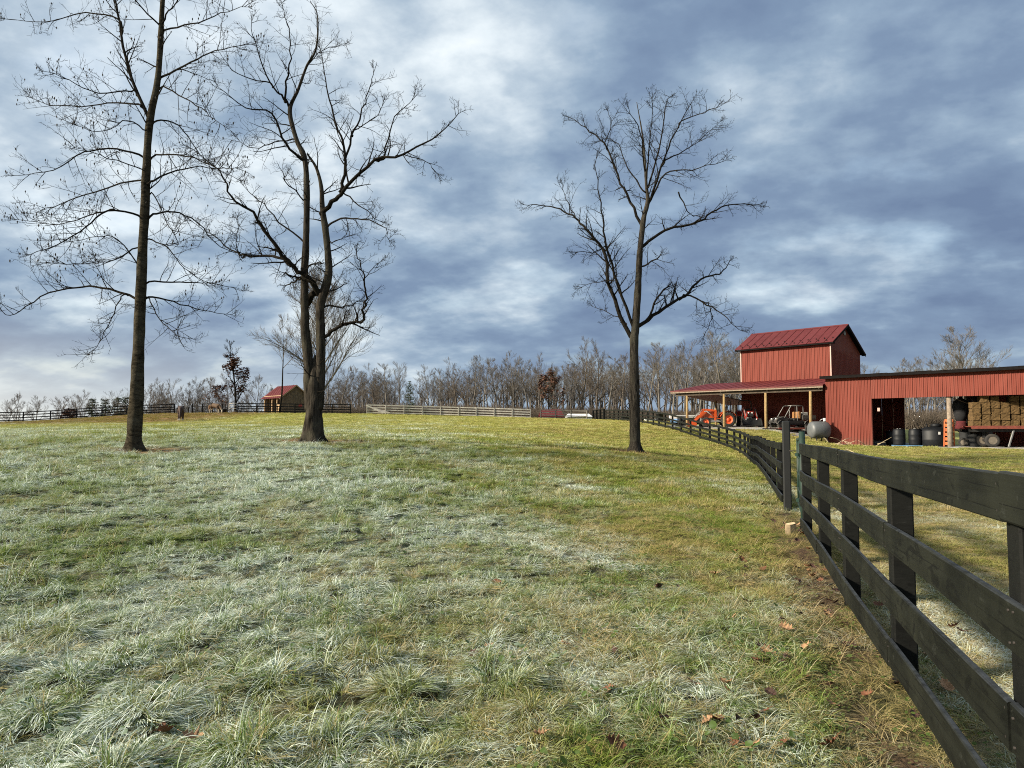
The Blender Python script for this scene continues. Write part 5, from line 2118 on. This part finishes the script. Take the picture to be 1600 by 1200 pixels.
# hay wagon and bales
wq = shed_pt(1590, 2.4)
wrz = yard_rz + .52
o = thing('hay_wagon', 'red-decked hay wagon loaded with straw bales', 'wagon', wq, wrz)
for i in range(9):
    plank('deck_board', o, (-2.9, -1.1 + .275 * i, 1.30), (2.9, -1.1 + .275 * i, 1.30), .26, .05, 'wagon_red')
part('side_rail', MB().box((0, -1.25, 1.26), (5.9, .06, .20)), 'wagon_red', o)
part('side_rail', MB().box((0, 1.25, 1.26), (5.9, .06, .20)), 'wagon_red', o)
for s in (-.5, .5):
    part('chassis_beam', MB().box((0, s, 1.08), (5.4, .12, .22)), 'machine_black', o)
for xx in (-1.75, 1.75):
    part('axle', MB().bar((xx, -1, .42), (xx, 1, .42), .12, .12), 'machine_black', o)
    part('bolster', MB().box((xx, 0, .76), (.18, 1.5, .46)), 'machine_black', o)
    for s in (-1, 1):
        wheel(o, (xx, s * .95, .42), .42, .24, 'rim_pale', 0)
part('jack_leg', MB().bar((-.6, -1.1, 1.1), (-.95, -1.25, .04), .08, .08), 'machine_grey', o)
part('rear_rack', MB().box((2.92, 0, 2.3), (.06, 2.3, 1.9)), 'dark_wood', o)


def bale_mesh(r):
    mb = MB()
    L_, W_, H_ = .95, .47, .38
    n = (8, 4, 4)
    idx = {}
    vs = []

    def vert(i, j, k3):
        key = (i, j, k3)
        if key not in idx:
            p = Vector(((i / n[0] - .5) * L_, (j / n[1] - .5) * W_, k3 / n[2] * H_))
            d = Vector((p.x / L_, p.y / W_, (p.z - H_ / 2) / H_))
            p += d * r.uniform(-.05, .02)
            # the two strings cut in
            for sx in (-.22, .22):
                if abs(p.x - sx) < .07:
                    p.y *= .965; p.z = (p.z - H_ / 2) * .965 + H_ / 2
            idx[key] = len(vs); vs.append(p)
        return idx[key]
    fs = []
    for a, b, c in ((0, 1, 2), (1, 2, 0), (2, 0, 1)):
        for s in (0, n[c]):
            for i in range(n[a]):
                for j in range(n[b]):
                    q4 = []
                    for di, dj in ((0, 0), (1, 0), (1, 1), (0, 1)):
                        k3 = [0, 0, 0]; k3[a] = i + di; k3[b] = j + dj; k3[c] = s
                        q4.append(vert(*k3))
                    fs.append(tuple(q4) if s else tuple(reversed(q4)))
    mb.add(vs, fs)
    for sx in (-.22, .22):
        mb.tube([Vector((sx, -W_ / 2 - .004, .02)), Vector((sx, -W_ / 2 - .004, H_ - .02))], [.006, .006], 4)
    for i in range(170):
        a = r.randrange(3)
        p = Vector((r.uniform(-.5, .5) * L_, r.uniform(-.5, .5) * W_, r.uniform(0, 1) * H_))
        nrm = Vector((0, 0, 0))
        sg = r.choice((-1, 1))
        p[a] = sg * (L_, W_, H_)[a] / 2 + (H_ / 2 if a == 2 else 0)
        nrm[a] = sg
        d = (Vector((r.uniform(-1, 1), r.uniform(-1, 1), r.uniform(-1, 1))) + nrm * .7).normalized() * r.uniform(.04, .11)
        w = rand_perp(d.normalized(), r) * .004
        q0 = p - nrm * .02
        mb.add([q0 - w, q0 + w, q0 + d], [(0, 1, 2)])
    return mb.mesh('bale', 'straw')


rb = random.Random(9)
bales = [bale_mesh(rb) for i in range(5)]
Rw = Matrix.Rotation(wrz, 4, 'Z')
rows = ['bottom', 'second', 'third', 'fourth', 'top']
cols = ['first', 'second', 'third', 'fourth', 'fifth', 'sixth', 'seventh', 'eighth', 'ninth', 'tenth', 'eleventh', 'twelfth']
for lev in range(5):
    for i in range(10):
        if lev >= 2 and i >= (7 if lev == 2 else 6):
            continue
        if lev == 4 and i in (0, 3):
            continue
        x = -2.6 + i * .53 + rb.uniform(-.02, .02)
        p = Rw @ Vector((x, -.66 + rb.uniform(-.05, .05), 1.33 + lev * .385))
        b = link('straw_bale', bales[rb.randrange(5)])
        b.location = Vector(wq) + p
        b.rotation_euler = (rb.uniform(-.03, .03), rb.uniform(-.03, .03), wrz + math.pi / 2 + rb.uniform(-.06, .06))
        tag(b, f'golden straw bale on the wagon, {rows[lev]} layer, {cols[i]} from the left', 'bale', 'straw bales stacked on the wagon')

# loose pale sticks before the shed corner and a brush heap
r = random.Random(15)
for px, py, Y, lab, n, sp in [(1296, 690, 50.0, 'pale broken branches lying against the shed corner', 6, .55), (1342, 703, 45.0, 'small heap of pale brushwood on the grass before the shed', 10, .6),
                              (1292, 715, 37.0, 'scatter of pale split sticks behind the near fence', 10, 1.1)]:
    g = G(px, Y)
    o = thing('brush_heap', lab, 'branches', g)
    for i in range(n):
        a = r.uniform(0, 6.28)
        c = Vector((r.gauss(0, sp), r.gauss(0, sp * .6), .05 + abs(r.gauss(0, .12))))
        L_ = r.uniform(.4, 1.1)
        d = Vector((math.cos(a), math.sin(a), r.uniform(-.05, .6)))
        part('stick', MB().tube([c, c + d * L_ * .5 + Vector((0, 0, r.uniform(0, .06))), c + d * L_], [.02, .017, .009], 5), 'stick_pale', o)

# ------------------------------------------------------------------ run-in shed at the back
def build_run_in():
    g = G(443, 106)
    D = 106.0
    o = thing('run_in_shed', 'small open-fronted timber run-in shed with red metal roof', 'shed', g, 0)
    # local axes turned so that the long open front faces the viewer's left and the gable the right
    rz = rad(-46)
    o.rotation_euler = (0, 0, rz)
    L_, W_, H_, Rg = 5.6, 4.4, 2.5, 4.15
    x0, x1 = -L_ + 1.2, 1.2
    y0, y1 = -1.0, W_ - 1.0
    ym = (y0 + y1) / 2
    # boarded gable and back wall, board by board
    n = 16
    for i in range(n):
        ya = y0 + (y1 - y0) * i / n; yb = y0 + (y1 - y0) * (i + 1) / n - .02
        zt = lambda y: H_ + (Rg - H_) * (1 - abs(y - ym) / ((y1 - y0) / 2))
        for xx, nm in ((x1, 'wall_board'), (x0, 'wall_board')):
            mb = MB().prism([(xx, ya, 0), (xx, yb, 0), (xx, yb, zt(yb) - .05), (xx, ya, zt(ya) - .05)], (.03 + .012 * (i % 2), 0, 0))
            part(nm, mb, 'barn_board', o)
    for i in range(18):
        xa = x0 + (x1 - x0) * i / 18
        part('wall_board', MB().box((xa + .15, y1, H_ / 2), ((x1 - x0) / 18 - .02, .035, H_)), 'barn_board', o)
    for xx in (x0 + .08, x0 + 2.65, x0 + 4.3, x1 - .1):
        part('post', MB().box((xx, y0, H_ / 2), (.15, .15, H_)), 'raw_wood', o)
        for s in (-1, 1):
            if (xx < x0 + .2 and s < 0) or (xx > x1 - .2 and s > 0):
                continue
            part('corner_brace', MB().prism([(xx, y0 - .04, H_ - .75), (xx, y0 - .04, H_ - .05), (xx + s * .55, y0 - .04, H_ - .05)], (0, .06, 0)), 'raw_wood', o)
    part('rail', MB().box((x1 - .85, y0 - .02, 1.2), (1.5, .05, .15)), 'raw_wood', o)
    part('lintel', MB().box(((x0 + x1) / 2, y0, H_ + .02), (x1 - x0, .12, .2)), 'raw_wood', o)
    part('inner_boards', MB().box(((x0 + x1) / 2, y0 + 1.4, .7), (x1 - x0 - 2.6, .05, 1.3)), 'raw_wood', o)
    sl = (Rg - H_) / ((y1 - y0) / 2)
    roof_panels(o, (x0 - .35, y0 - .5, H_ - .5 * sl + .08), (x1 + .35, y0 - .5, H_ - .5 * sl + .08), (0, ym - y0 + .5, (ym - y0 + .5) * sl), 9, 'red_roof', .03)
    roof_panels(o, (x0 - .35, y1 + .5, H_ - .5 * sl + .08), (x1 + .35, y1 + .5, H_ - .5 * sl + .08), (0, -(y1 + .5 - ym), (y1 + .5 - ym) * sl), 9, 'red_roof', .03)
    part('rake_board', MB().prism([(x1 + .33, y0 - .5, H_ - .5 * sl - .08), (x1 + .33, y0 - .5, H_ - .5 * sl + .06), (x1 + .33, ym, Rg + .07), (x1 + .33, y1 + .5, H_ - .5 * sl + .06), (x1 + .33, y1 + .5, H_ - .5 * sl - .08), (x1 + .33, ym, Rg - .08)], (.04, 0, 0)), 'raw_wood', o)
    part('red_sign', MB().lathe([(.3, 0), (.3, .03)], 16, 'x', (x1 + .05, y0 + 3.0, 1.15)), 'tractor_red', o)


build_run_in()

# ------------------------------------------------------------------ low things behind the far right fence
def low_gable(name, lab, cat, px, Y, w, dpt, wall, roof, mroof, mwall, rz=0.0):
    g = G(px, Y)
    o = thing(name, lab, cat, g, rz)
    part('base', MB().cbox((0, 0, wall / 2), (w, dpt, wall), .03), mwall, o)
    part('roof', MB().prism([(-w / 2 - .1, -dpt / 2 - .15, wall), (w / 2 + .1, -dpt / 2 - .15, wall), (w / 2 - .35, 0, wall + roof), (-w / 2 + .35, 0, wall + roof)], (0, 0, .05)), mroof, o)
    part('roof', MB().prism([(-w / 2 - .1, dpt / 2 + .15, wall), (w / 2 + .1, dpt / 2 + .15, wall), (w / 2 - .35, 0, wall + roof), (-w / 2 + .35, 0, wall + roof)], (0, 0, .05)), mroof, o)
    part('eave', MB().box((0, -dpt / 2 - .14, wall - .03), (w + .2, .03, .10)), 'eave_dark', o)
    return o


low_gable('feed_shelter', 'low shelter with dull red roof behind the grey fence', 'shelter', 861, 106, 3.6, 2.4, .42, 1.05, 'red_roof', 'barn_board')
low_gable('row_cover', 'low white-roofed cover behind the dark corner post', 'cover', 904, 104, 3.7, 1.8, .55, .42, 'white_paint', 'white_paint')
for px, Y, R_, h, lab in [(977, 92, .55, .62, 'black round water trough behind the lone tree trunk'), (1031, 80, .42, .9, 'black round tub behind the dark fence'),
                          (346, 103, .7, .7, 'black round tub behind the fence beside the tan donkey')]:
    g = G(px, Y)
    o = thing('water_trough', lab, 'trough', g)
    part('basin', MB().lathe([(R_ * .9, 0), (R_ * .96, h * .4), (R_, h), (R_ * 1.06, h), (R_ * 1.06, h * .93), (R_ * .93, h * .93), (R_ * .88, h * .25), (.02, h * .25)], 24), 'plastic_black', o)
    part('rim', MB().lathe([(R_ * 1.07, h * .95), (R_ * 1.09, h), (R_ * 1.0, h * 1.03)], 24), 'plastic_black', o)
g = G(1017, 84)
o = thing('plank_stack', 'short stack of white boards on the ground behind the dark fence', 'boards', g, .2)
for i in range(3):
    plank('board', o, (-.75, -.1 + .1 * i, .10 + .09 * i), (.75, -.1 + .1 * i, .10 + .09 * i), .28, .07, 'white_paint')


# ------------------------------------------------------------------ animals
def skin_body(name, joints, bones, parent, mat, sub=2):
    me = bpy.data.meshes.new(name)
    me.from_pydata([j[0] for j in joints], bones, [])
    o = link(name, me, parent)
    sk = o.modifiers.new('skin', 'SKIN')
    sk.use_smooth_shade = True
    sv = me.skin_vertices[0].data if me.skin_vertices else None
    if sv is None:
        lay = me.attributes
    for i, j in enumerate(joints):
        rr = j[1] if isinstance(j[1], tuple) else (j[1], j[1])
        me.skin_vertices[0].data[i].radius = rr
    me.skin_vertices[0].data[0].use_root = True
    ss = o.modifiers.new('sub', 'SUBSURF'); ss.levels = sub; ss.render_levels = sub
    me.materials.append(M[mat])
    return o


def to_mesh(o):
    """freeze the modifiers so that the body is one continuous mesh"""
    dg = bpy.context.evaluated_depsgraph_get()
    ev = o.evaluated_get(dg)
    me = bpy.data.meshes.new_from_object(ev)
    o.modifiers.clear()
    o.data = me
    return o


def mat_coat(name, coat, legs, z0, z1):
    t = NT(name)
    p = t.obj()
    sp = t.n('ShaderNodeSeparateXYZ'); t.put(sp.inputs[0], p)
    f = t.noise(p, 3.0, 4, .6)
    c = t.mix(t.ramp(f, [(0.3, 0.0), (0.7, 1.0)]), tuple(q * .75 for q in coat), tuple(q * 1.2 for q in coat))
    z = t.math('ADD', sp.outputs[2], t.math('MULTIPLY', t.math('SUBTRACT', f, .5), .12))
    mk = t.ramp(z, [(z0, 1.0), (z1, 0.0)])
    c = t.mix(mk, c, legs)
    t.bsdf(c, .75, 0, .3)
    M[name] = t.m


mat_coat('coat_bay', (0.036, 0.018, 0.013), (0.50, 0.47, 0.43), .10, .26)
mat_coat('coat_donkey', (0.105, 0.064, 0.036), (0.36, 0.32, 0.25), .52, .72)


def add_quadruped(name, lab, cat, loc, rz, coat, k2, mane):
    o = thing(name, lab, cat, loc, rz)
    # x forward; grazing: the neck reaches down to the grass
    J = [((0.0, 0, 1.12), (.30, .36)), ((.45, 0, 1.10), (.28, .36)), ((-.45, 0, 1.16), (.30, .34)), ((-.68, 0, 1.12), (.22, .28)),
         ((.70, 0, 1.08), (.20, .28)), ((.95, 0, .86), (.13, .20)), ((1.16, 0, .58), (.105, .15)), ((1.24, 0, .40), (.11, .14)), ((1.22, 0, .20), (.075, .09)), ((1.20, 0, .06), (.06, .07))]
    B = [(0, 1), (0, 2), (2, 3), (1, 4), (4, 5), (5, 6), (6, 7), (7, 8), (8, 9)]
    for s in (-1, 1):
        b = len(J)
        J += [((.55, s * .17, .86), (.13, .12)), ((.57, s * .17, .62), (.085, .08)), ((.55, s * .17, .40), (.07, .065)), ((.57, s * .17, .16), (.048, .045)), ((.60, s * .17, .03), (.06, .055))]
        B += [(1, b), (b, b + 1), (b + 1, b + 2), (b + 2, b + 3), (b + 3, b + 4)]
        b = len(J)
        J += [((-.56, s * .17, .90), (.19, .14)), ((-.46, s * .18, .70), (.125, .10)), ((-.70, s * .18, .46), (.075, .065)), ((-.68, s * .18, .16), (.050, .046)), ((-.64, s * .18, .03), (.06, .055))]
        B += [(3, b), (b, b + 1), (b + 1, b + 2), (b + 2, b + 3), (b + 3, b + 4)]
    body = skin_body('body', J, B, o, coat)
    to_mesh(body)
    for s in (-1, 1):
        part('ear', MB().lathe([(.04, 0), (.05, .06), (.025, .16 * (1.6 if cat == 'donkey' else 1)), (.004, .2 * (1.6 if cat == 'donkey' else 1))], 8, c=(1.16, s * .08, .52)), coat, o)
    mb = MB()
    for i in range(40):
        t = i / 39
        p = Vector((.72 + .42 * t, 0, 1.32 - .66 * t))
        mb.add([p, p + Vector((.03, 0, -.02)), p + Vector((.02, rng.choice((-1, 1)) * .12, -.22))], [(0, 1, 2)])
    part('mane', mb, mane, o)
    part('tail', MB().tube([Vector((-.84, 0, 1.2)), Vector((-.96, 0, 1.0)), Vector((-.96, 0, .7)), Vector((-.93, 0, .42))], [.05, .075, .07, .02], 8), mane, o)
    o.scale = (k2,) * 3
    return o


add_quadruped('horse', 'dark brown horse with white feet grazing head-down on the rise', 'horse', G(282, 70), -1.20, 'coat_bay', .99, 'horse_brown')
add_quadruped('donkey', 'tan donkey with pale legs grazing by the back fence', 'donkey', G(335, 89.5), -.25, 'coat_donkey', .86, 'seat_tan')

# ------------------------------------------------------------------ grass
def clump_mesh(name, mat, n, radius, lmin, lmax, w, droop, lean, seed, erect=.5, segs=3, lay=0.0):
    """tuft of curved tapering blades; colour attribute 'blade' = (root to tip, random, random)"""
    r = random.Random(seed)
    vs, fs, cols = [], [], []
    la = 0.0
    for i in range(n):
        a = r.uniform(0, 6.28)
        d0 = radius * math.sqrt(r.random())
        p = Vector((math.cos(a) * d0, math.sin(a) * d0, -.015))
        a2 = a + r.gauss(0, .7)
        out = Vector((math.cos(a2), math.sin(a2), 0)) * (1 - lean) + Vector((math.cos(la), math.sin(la), 0)) * lean
        L_ = r.uniform(lmin, lmax)
        d = (out * (1 - erect) * r.uniform(.5, 1.3) + Vector((0, 0, erect * r.uniform(.6, 1.2)))).normalized()
        if r.random() < lay:
            d = (out + Vector((0, 0, .12))).normalized()
        sdw = Vector((-d.y, d.x, 0))
        if sdw.length < .05:
            sdw = Vector((1, 0, 0))
        sdw = sdw.normalized()
        tw = r.uniform(-.9, .9)
        sdw = (sdw * math.cos(tw) + d.cross(sdw) * math.sin(tw)).normalized()
        ww = w * r.uniform(.6, 1.25)
        b = len(vs)
        r1, r2 = r.random(), r.random()
        dr = droop * r.uniform(.5, 1.5)
        for k in range(segs + 1):
            t = k / segs
            q = p
            if k < segs:
                h = ww * .5 * (1 - .55 * t)
                vs.append(q - sdw * h); vs.append(q + sdw * h)
                cols += [(t, r1, r2, 1)] * 2
            else:
                vs.append(q.copy()); cols.append((1, r1, r2, 1))
            d = (d + Vector((0, 0, -dr)) + out * .10).normalized()
            p = p + d * (L_ / segs)
            if p.z < .004:
                p.z = .004 + .01 * r2
        for k in range(segs - 1):
            fs.append((b + 2 * k, b + 2 * k + 1, b + 2 * k + 3, b + 2 * k + 2))
        e = b + 2 * (segs - 1)
        fs.append((e, e + 1, e + 2))
    me = bpy.data.meshes.new(name)
    me.from_pydata([tuple(q) for q in vs], [], fs)
    at = me.attributes.new('blade', 'FLOAT_COLOR', 'POINT')
    at.data.foreach_set('color', np.array(cols, np.float32).ravel())
    me.polygons.foreach_set('use_smooth', [True] * len(me.polygons))
    me.materials.append(M[mat])
    return me


def weed_mesh(name, seed, n=26):
    """low rosette of small rounded leaves"""
    r = random.Random(seed)
    vs, fs, cols = [], [], []
    for i in range(n):
        a = r.uniform(0, 6.28); d = .10 * math.sqrt(r.random())
        c = Vector((math.cos(a) * d, math.sin(a) * d, r.uniform(.005, .06)))
        o = Vector((math.cos(a), math.sin(a), r.uniform(-.2, .6))).normalized()
        s = Vector((-math.sin(a), math.cos(a), r.uniform(-.4, .4))).normalized()
        L_ = r.uniform(.012, .028)
        b = len(vs)
        for x, y in ((0, 0), (.35, .42), (.8, .32), (1, 0), (.8, -.32), (.35, -.42)):
            vs.append(c + o * L_ * x + s * L_ * y); cols.append((.3 + .7 * x, r.random(), r.random(), 1))
        fs.append(tuple(range(b, b + 6)))
    me = bpy.data.meshes.new(name)
    me.from_pydata([tuple(q) for q in vs], [], fs)
    at = me.attributes.new('blade', 'FLOAT_COLOR', 'POINT')
    at.data.foreach_set('color', np.array(cols, np.float32).ravel())
    me.materials.append(M['weed_leaf'])
    return me


def build_grass():
    K = []
    # 0-3 long drooping tussocks, 4-6 short turf, 7-8 dry straw, 9-10 weeds, 11-13 mid patches, 14-16 far patches
    for i in range(4):
        K.append(clump_mesh('tussock', 'grass_lush', 66, .075, .13, .30, .0072, .50, .40 + .08 * i, 10 + i, .56, 5, .10))
    for i in range(3):
        K.append(clump_mesh('turf', 'grass_lush', 70, .10, .06, .16, .0056, .42, .3, 20 + i, .52, 4, .2))
    for i in range(2):
        K.append(clump_mesh('dry_tuft', 'grass_dry', 70, .10, .07, .19, .0030, .26, .3, 30 + i, .42, 3, .45))
    for i in range(2):
        K.append(weed_mesh('weed', 40 + i))
    for i in range(3):
        K.append(clump_mesh('turf_patch', 'grass_lush' if i < 2 else 'grass_dry', 150, .24, .07, .17, .0090, .24, .3, 50 + i, .5, 3, .2))
    for i in range(3):
        K.append(clump_mesh('field_patch', 'grass_lush' if i < 2 else 'grass_dry', 130, .50, .08, .17, .022, .22, .3, 60 + i, .5, 2, .2))
    for i in range(4):
        K.append(clump_mesh('tussock', 'grass_lush' if i != 2 else 'grass_dry', 48 + 14 * i, .05 + .022 * i, .09, .22 + .03 * i, .0058 + .0006 * i, .62 - .06 * i, .25 + .15 * i, 80 + i, .48 + .04 * i, 5, .30 - .06 * i))
    rs = np.random.RandomState(4)

    def region(y0, y1, dens, margin=1.2):
        area = .78 * (y1 * y1 - y0 * y0) + 2 * margin * (y1 - y0)
        n = int(area * dens)
        yy = np.sqrt(rs.uniform(y0 * y0, y1 * y1, n))
        xx = rs.uniform(-1, 1, n) * (.78 * yy + margin)
        return xx, yy

    trunks = TRUNKS

    def smooth_noise(x, y, s, ph):
        return (np.sin(x * s + 1.7 * np.sin(y * s * .63 + ph)) * np.sin(y * s * .87 + 1.9 * np.sin(x * s * .51 + ph * 2)) + 1) / 2

    rows = []
    for (y0, y1, dens, zone) in [(1.6, 7, 190, 0), (7, 14, 95, 0), (14, 28, 28, 1), (28, 58, 7.5, 2), (58, 100, 3.0, 2)]:
        x, y = region(y0, y1, dens)
        keep = np.ones(len(x), bool)
        rel = np.stack([x - BC.x, y - BC.y], 1)
        u = rel @ np.array([BU.x, BU.y]); v = rel @ np.array([BV.x, BV.y])
        keep &= ~((u > .2) & (u < 27) & (v > -2.4))
        keep &= ~((u > -15) & (u <= .2) & (v > -1.2))
        for tx, ty, tr in trunks:
            dd = np.hypot((x - tx - .35) * .62, y - ty)
            keep &= (dd > tr * .8) & (rs.uniform(0, 1, len(x)) > np.clip((tr + .8 - dd) * 1.2, 0, .8))
        sx = x - (.966 + .322 * y)
        wear = np.clip(1 - np.abs(sx + .18) * 2.2, 0, 1) * (y < 30)
        keep &= rs.uniform(0, 1, len(x)) > wear * .72
        x, y, sx, wear = x[keep], y[keep], sx[keep], wear[keep]
        z = terr_np(x, y)
        lush = smooth_noise(x, y, 1.1, .4) * .5 + smooth_noise(x, y, .45, 2.2) * .5
        left = np.clip((2.6 - x) / 4.5, 0, 1)
        # tussock mounds: nearest centre on a jittered lattice
        cell = .38
        ci = np.floor(x / cell); cj = np.floor(y / cell)
        best = np.full(len(x), 9.0); bx = np.zeros(len(x)); by = np.zeros(len(x)); bh = np.zeros(len(x))
        for di in (-1, 0, 1):
            for dj in (-1, 0, 1):
                a_ = ci + di; b_ = cj + dj
                h1 = np.modf(np.abs(np.sin(a_ * 12.9898 + b_ * 78.233) * 43758.5453))[0]
                h2 = np.modf(np.abs(np.sin(a_ * 39.346 + b_ * 11.135) * 24634.6345))[0]
                h3 = np.modf(np.abs(np.sin(a_ * 73.156 + b_ * 52.235) * 13758.5453))[0]
                cx = (a_ + .1 + .8 * h1) * cell; cy = (b_ + .1 + .8 * h2) * cell
                rad_ = .12 + .17 * h3
                d_ = np.hypot(x - cx, y - cy) / rad_
                m_ = d_ < best
                best = np.where(m_, d_, best); bx = np.where(m_, x - cx, bx); by = np.where(m_, y - cy, by); bh = np.where(m_, .45 + .55 * h3, bh)
        mound = np.exp(-best ** 2) * bh
        outw = np.arctan2(by, bx)
        r1 = rs.uniform(0, 1, len(x)); r2 = rs.uniform(0, 1, len(x)); r3 = rs.normal(0, 1, len(x))
        for i in range(len(x)):
            yard = sx[i] > .25 and y[i] < 45
            mo = mound[i] * (.35 + .65 * left[i]) * (.45 + .75 * lush[i])
            ang = outw[i] + .55 * r3[i]
            lift = .10 * mo
            if zone == 0:
                if wear[i] > .2 and r1[i] < .7:
                    k = (9 + int(r2[i] * 2)) if r1[i] < .5 else 7 + int(r2[i] * 2)
                    s = .5 + .6 * r2[i]
                elif yard:
                    k = (7 + int(r2[i] * 2)) if r1[i] < .45 else 4 + int(r2[i] * 3)
                    s = .55 + .35 * r2[i]; ang = r2[i] * 61
                elif r1[i] > .985 and not yard:
                    k = 9 + int(r2[i] * 2); s = 1.0 + r2[i]
                elif mo > .16 + .25 * r1[i]:
                    k = int(r2[i] * 8); k = k if k < 4 else k + 13; s = .36 + .52 * mo + .13 * r1[i]
                elif r1[i] > (.80 if left[i] > .5 else .70):
                    k = 7 + int(r2[i] * 2); s = .6 + .5 * r2[i]; ang = r2[i] * 61
                else:
                    k = 4 + int(r2[i] * 3); s = .50 + .38 * r2[i] + .2 * (1 - left[i])
            elif zone == 1:
                if yard:
                    k = 12 if r1[i] < .5 else 13; s = .45 + .3 * r2[i]
                elif mo > .2 + .2 * r1[i]:
                    k = int(r2[i] * 8); k = k if k < 4 else k + 13; s = .55 + .7 * mo
                else:
                    k = 11 + int(r2[i] * 2.35); s = .55 + .5 * lush[i] * r2[i] + .2
            else:
                k = 14 + int(r2[i] * 2.4); s = .45 + .5 * lush[i] + .2 * r1[i]; ang = r2[i] * 61; lift = 0
                if yard:
                    s *= .7
            rows.append((x[i], y[i], z[i] + lift, (rs.uniform(-.12, .12), rs.uniform(-.12, .12), ang), (s, s, s * (.8 + .4 * r1[i])), k))
    instancer('pasture_grass', 'frosted tussocky pasture grass covering the field and yard', rows, K, 'grass')
    print('grass tufts', len(rows))


build_grass()


# ------------------------------------------------------------------ fallen leaves
def leaf_mesh(seed, mat):
    """lobed oak leaf, dry and curled"""
    r = random.Random(seed)
    side = []
    lobes = [(0, .02), (.10, .10), (.18, .30), (.28, .17), (.40, .42), (.50, .22), (.63, .44), (.72, .22), (.85, .30), (.92, .14), (1.0, .03)]
    curl = r.uniform(.6, 1.5)
    cup = r.uniform(-1.4, 1.6)

    def pt(t, w):
        x = t - .5
        return (x, w, curl * x * x * .7 + cup * w * w + r.uniform(-.015, .015))
    mid = [pt(t, 0) for t, _ in lobes]
    lf = [pt(t, w * r.uniform(.8, 1.15)) for t, w in lobes]
    rt = [pt(t, -w * r.uniform(.8, 1.15)) for t, w in lobes]
    n = len(lobes)
    mb = MB()
    fs = []
    for i in range(n - 1):
        fs.append((i, n + i, n + i + 1, i + 1))
        fs.append((2 * n + i, i, i + 1, 2 * n + i + 1))
    mb.add(mid + lf + rt, fs)
    mb.tube([Vector((-.5, 0, curl * .175)), Vector((-.72, .03, curl * .2))], [.018, .012], 4)
    return mb.mesh('oak_leaf', mat)


simple('leaf_brown', (0.120, 0.046, 0.020), .75, var=.4, scale=30)
simple('leaf_dark', (0.040, 0.016, 0.011), .75, var=.4, scale=30)
simple('leaf_tan', (0.27, 0.155, 0.080), .75, var=.3, scale=30)


def ground_pix(px, py):
    """ground point seen at a pixel"""
    a = P(px, py, 1.0) - Vector((0, 0, EYE))
    lo, hi = 1.0, 60.0
    for _ in range(40):
        m = (lo + hi) / 2
        q = Vector((0, 0, EYE)) + a * m
        if q.z > terr(q.x, q.y):
            lo = m
        else:
            hi = m
    q = Vector((0, 0, EYE)) + a * lo
    return Vector((q.x, q.y, terr(q.x, q.y)))


LM = [leaf_mesh(i, ('leaf_brown', 'leaf_dark', 'leaf_tan')[i % 3]) for i in range(9)]
LEAVES = [(1119, 1136, 0), (1105, 1142, 2), (1175, 1133, 1), (1192, 1128, 0), (1160, 1140, 1), (1133, 1080, 2), (1140, 1092, 0), (1083, 1078, 2), (957, 1030, 1), (1190, 1020, 1),
          (1200, 1028, 2), (1183, 1040, 0), (1198, 1043, 1), (1145, 975, 2), (1221, 978, 1), (1228, 992, 2), (1168, 906, 1), (1167, 946, 1), (1060, 924, 0), (1030, 926, 1),
          (1258, 971, 1), (1176, 1180, 2), (960, 1180, 0), (1150, 1172, 0), (845, 1165, 2), (884, 1015, 2), (953, 1088, 0), (545, 1038, 1), (250, 1150, 0), (262, 1156, 0),
          (300, 1168, 2), (320, 1004, 1), (765, 1020, 2), (740, 1036, 1), (1160, 880, 0), (1150, 868, 2), (1490, 990, 0), (1502, 996, 0), (1450, 1030, 2), (1375, 955, 0), (1090, 870, 1), (777, 917, 0),
          (1225, 1170, 0), (1040, 1135, 1), (710, 825, 1), (1022, 1068, 0), (1205, 1098, 1), (1480, 1085, 2), (1235, 940, 0), (1247, 915, 1)]
rl = random.Random(21)
GR = {0: 'brown', 1: 'dark', 2: 'pale tan'}
for _ in range(46):
    yy = rl.uniform(2.6, 13) if rl.random() < .8 else rl.uniform(4, 9)
    xx = .966 + .322 * yy - abs(rl.gauss(.1, .45))
    x_, y_ = to_px(Vector((xx, yy, terr(xx, yy))))
    if y_ < 1198:
        LEAVES.append((x_, y_, rl.choice((0, 1, 1, 2))))
for px, py, k in LEAVES:
    q = ground_pix(px, py)
    o = link('oak_leaf', LM[k + 3 * rl.randrange(3)])
    s = rl.uniform(.075, .12)
    o.scale = (s, s, s)
    o.location = (q.x, q.y, q.z + rl.uniform(.03, .06))
    o.rotation_euler = (rl.uniform(-.6, .6), rl.uniform(-.6, .6), rl.uniform(0, 6.28))
    side = q.x - (.966 + .322 * q.y)
    if side > 0:
        wh = 'on the yard side of the near fence'
    elif side > -.75:
        wh = 'at the foot of the near fence'
    elif px < 600:
        wh = 'in the frosted grass at lower left'
    elif py > 1060:
        wh = 'in the green grass at lower right'
    else:
        wh = 'in the middle of the field'
    tag(o, f'dry {GR[k]} oak leaf lying {wh}', 'leaf', f'{GR[k]} oak leaves {wh}')
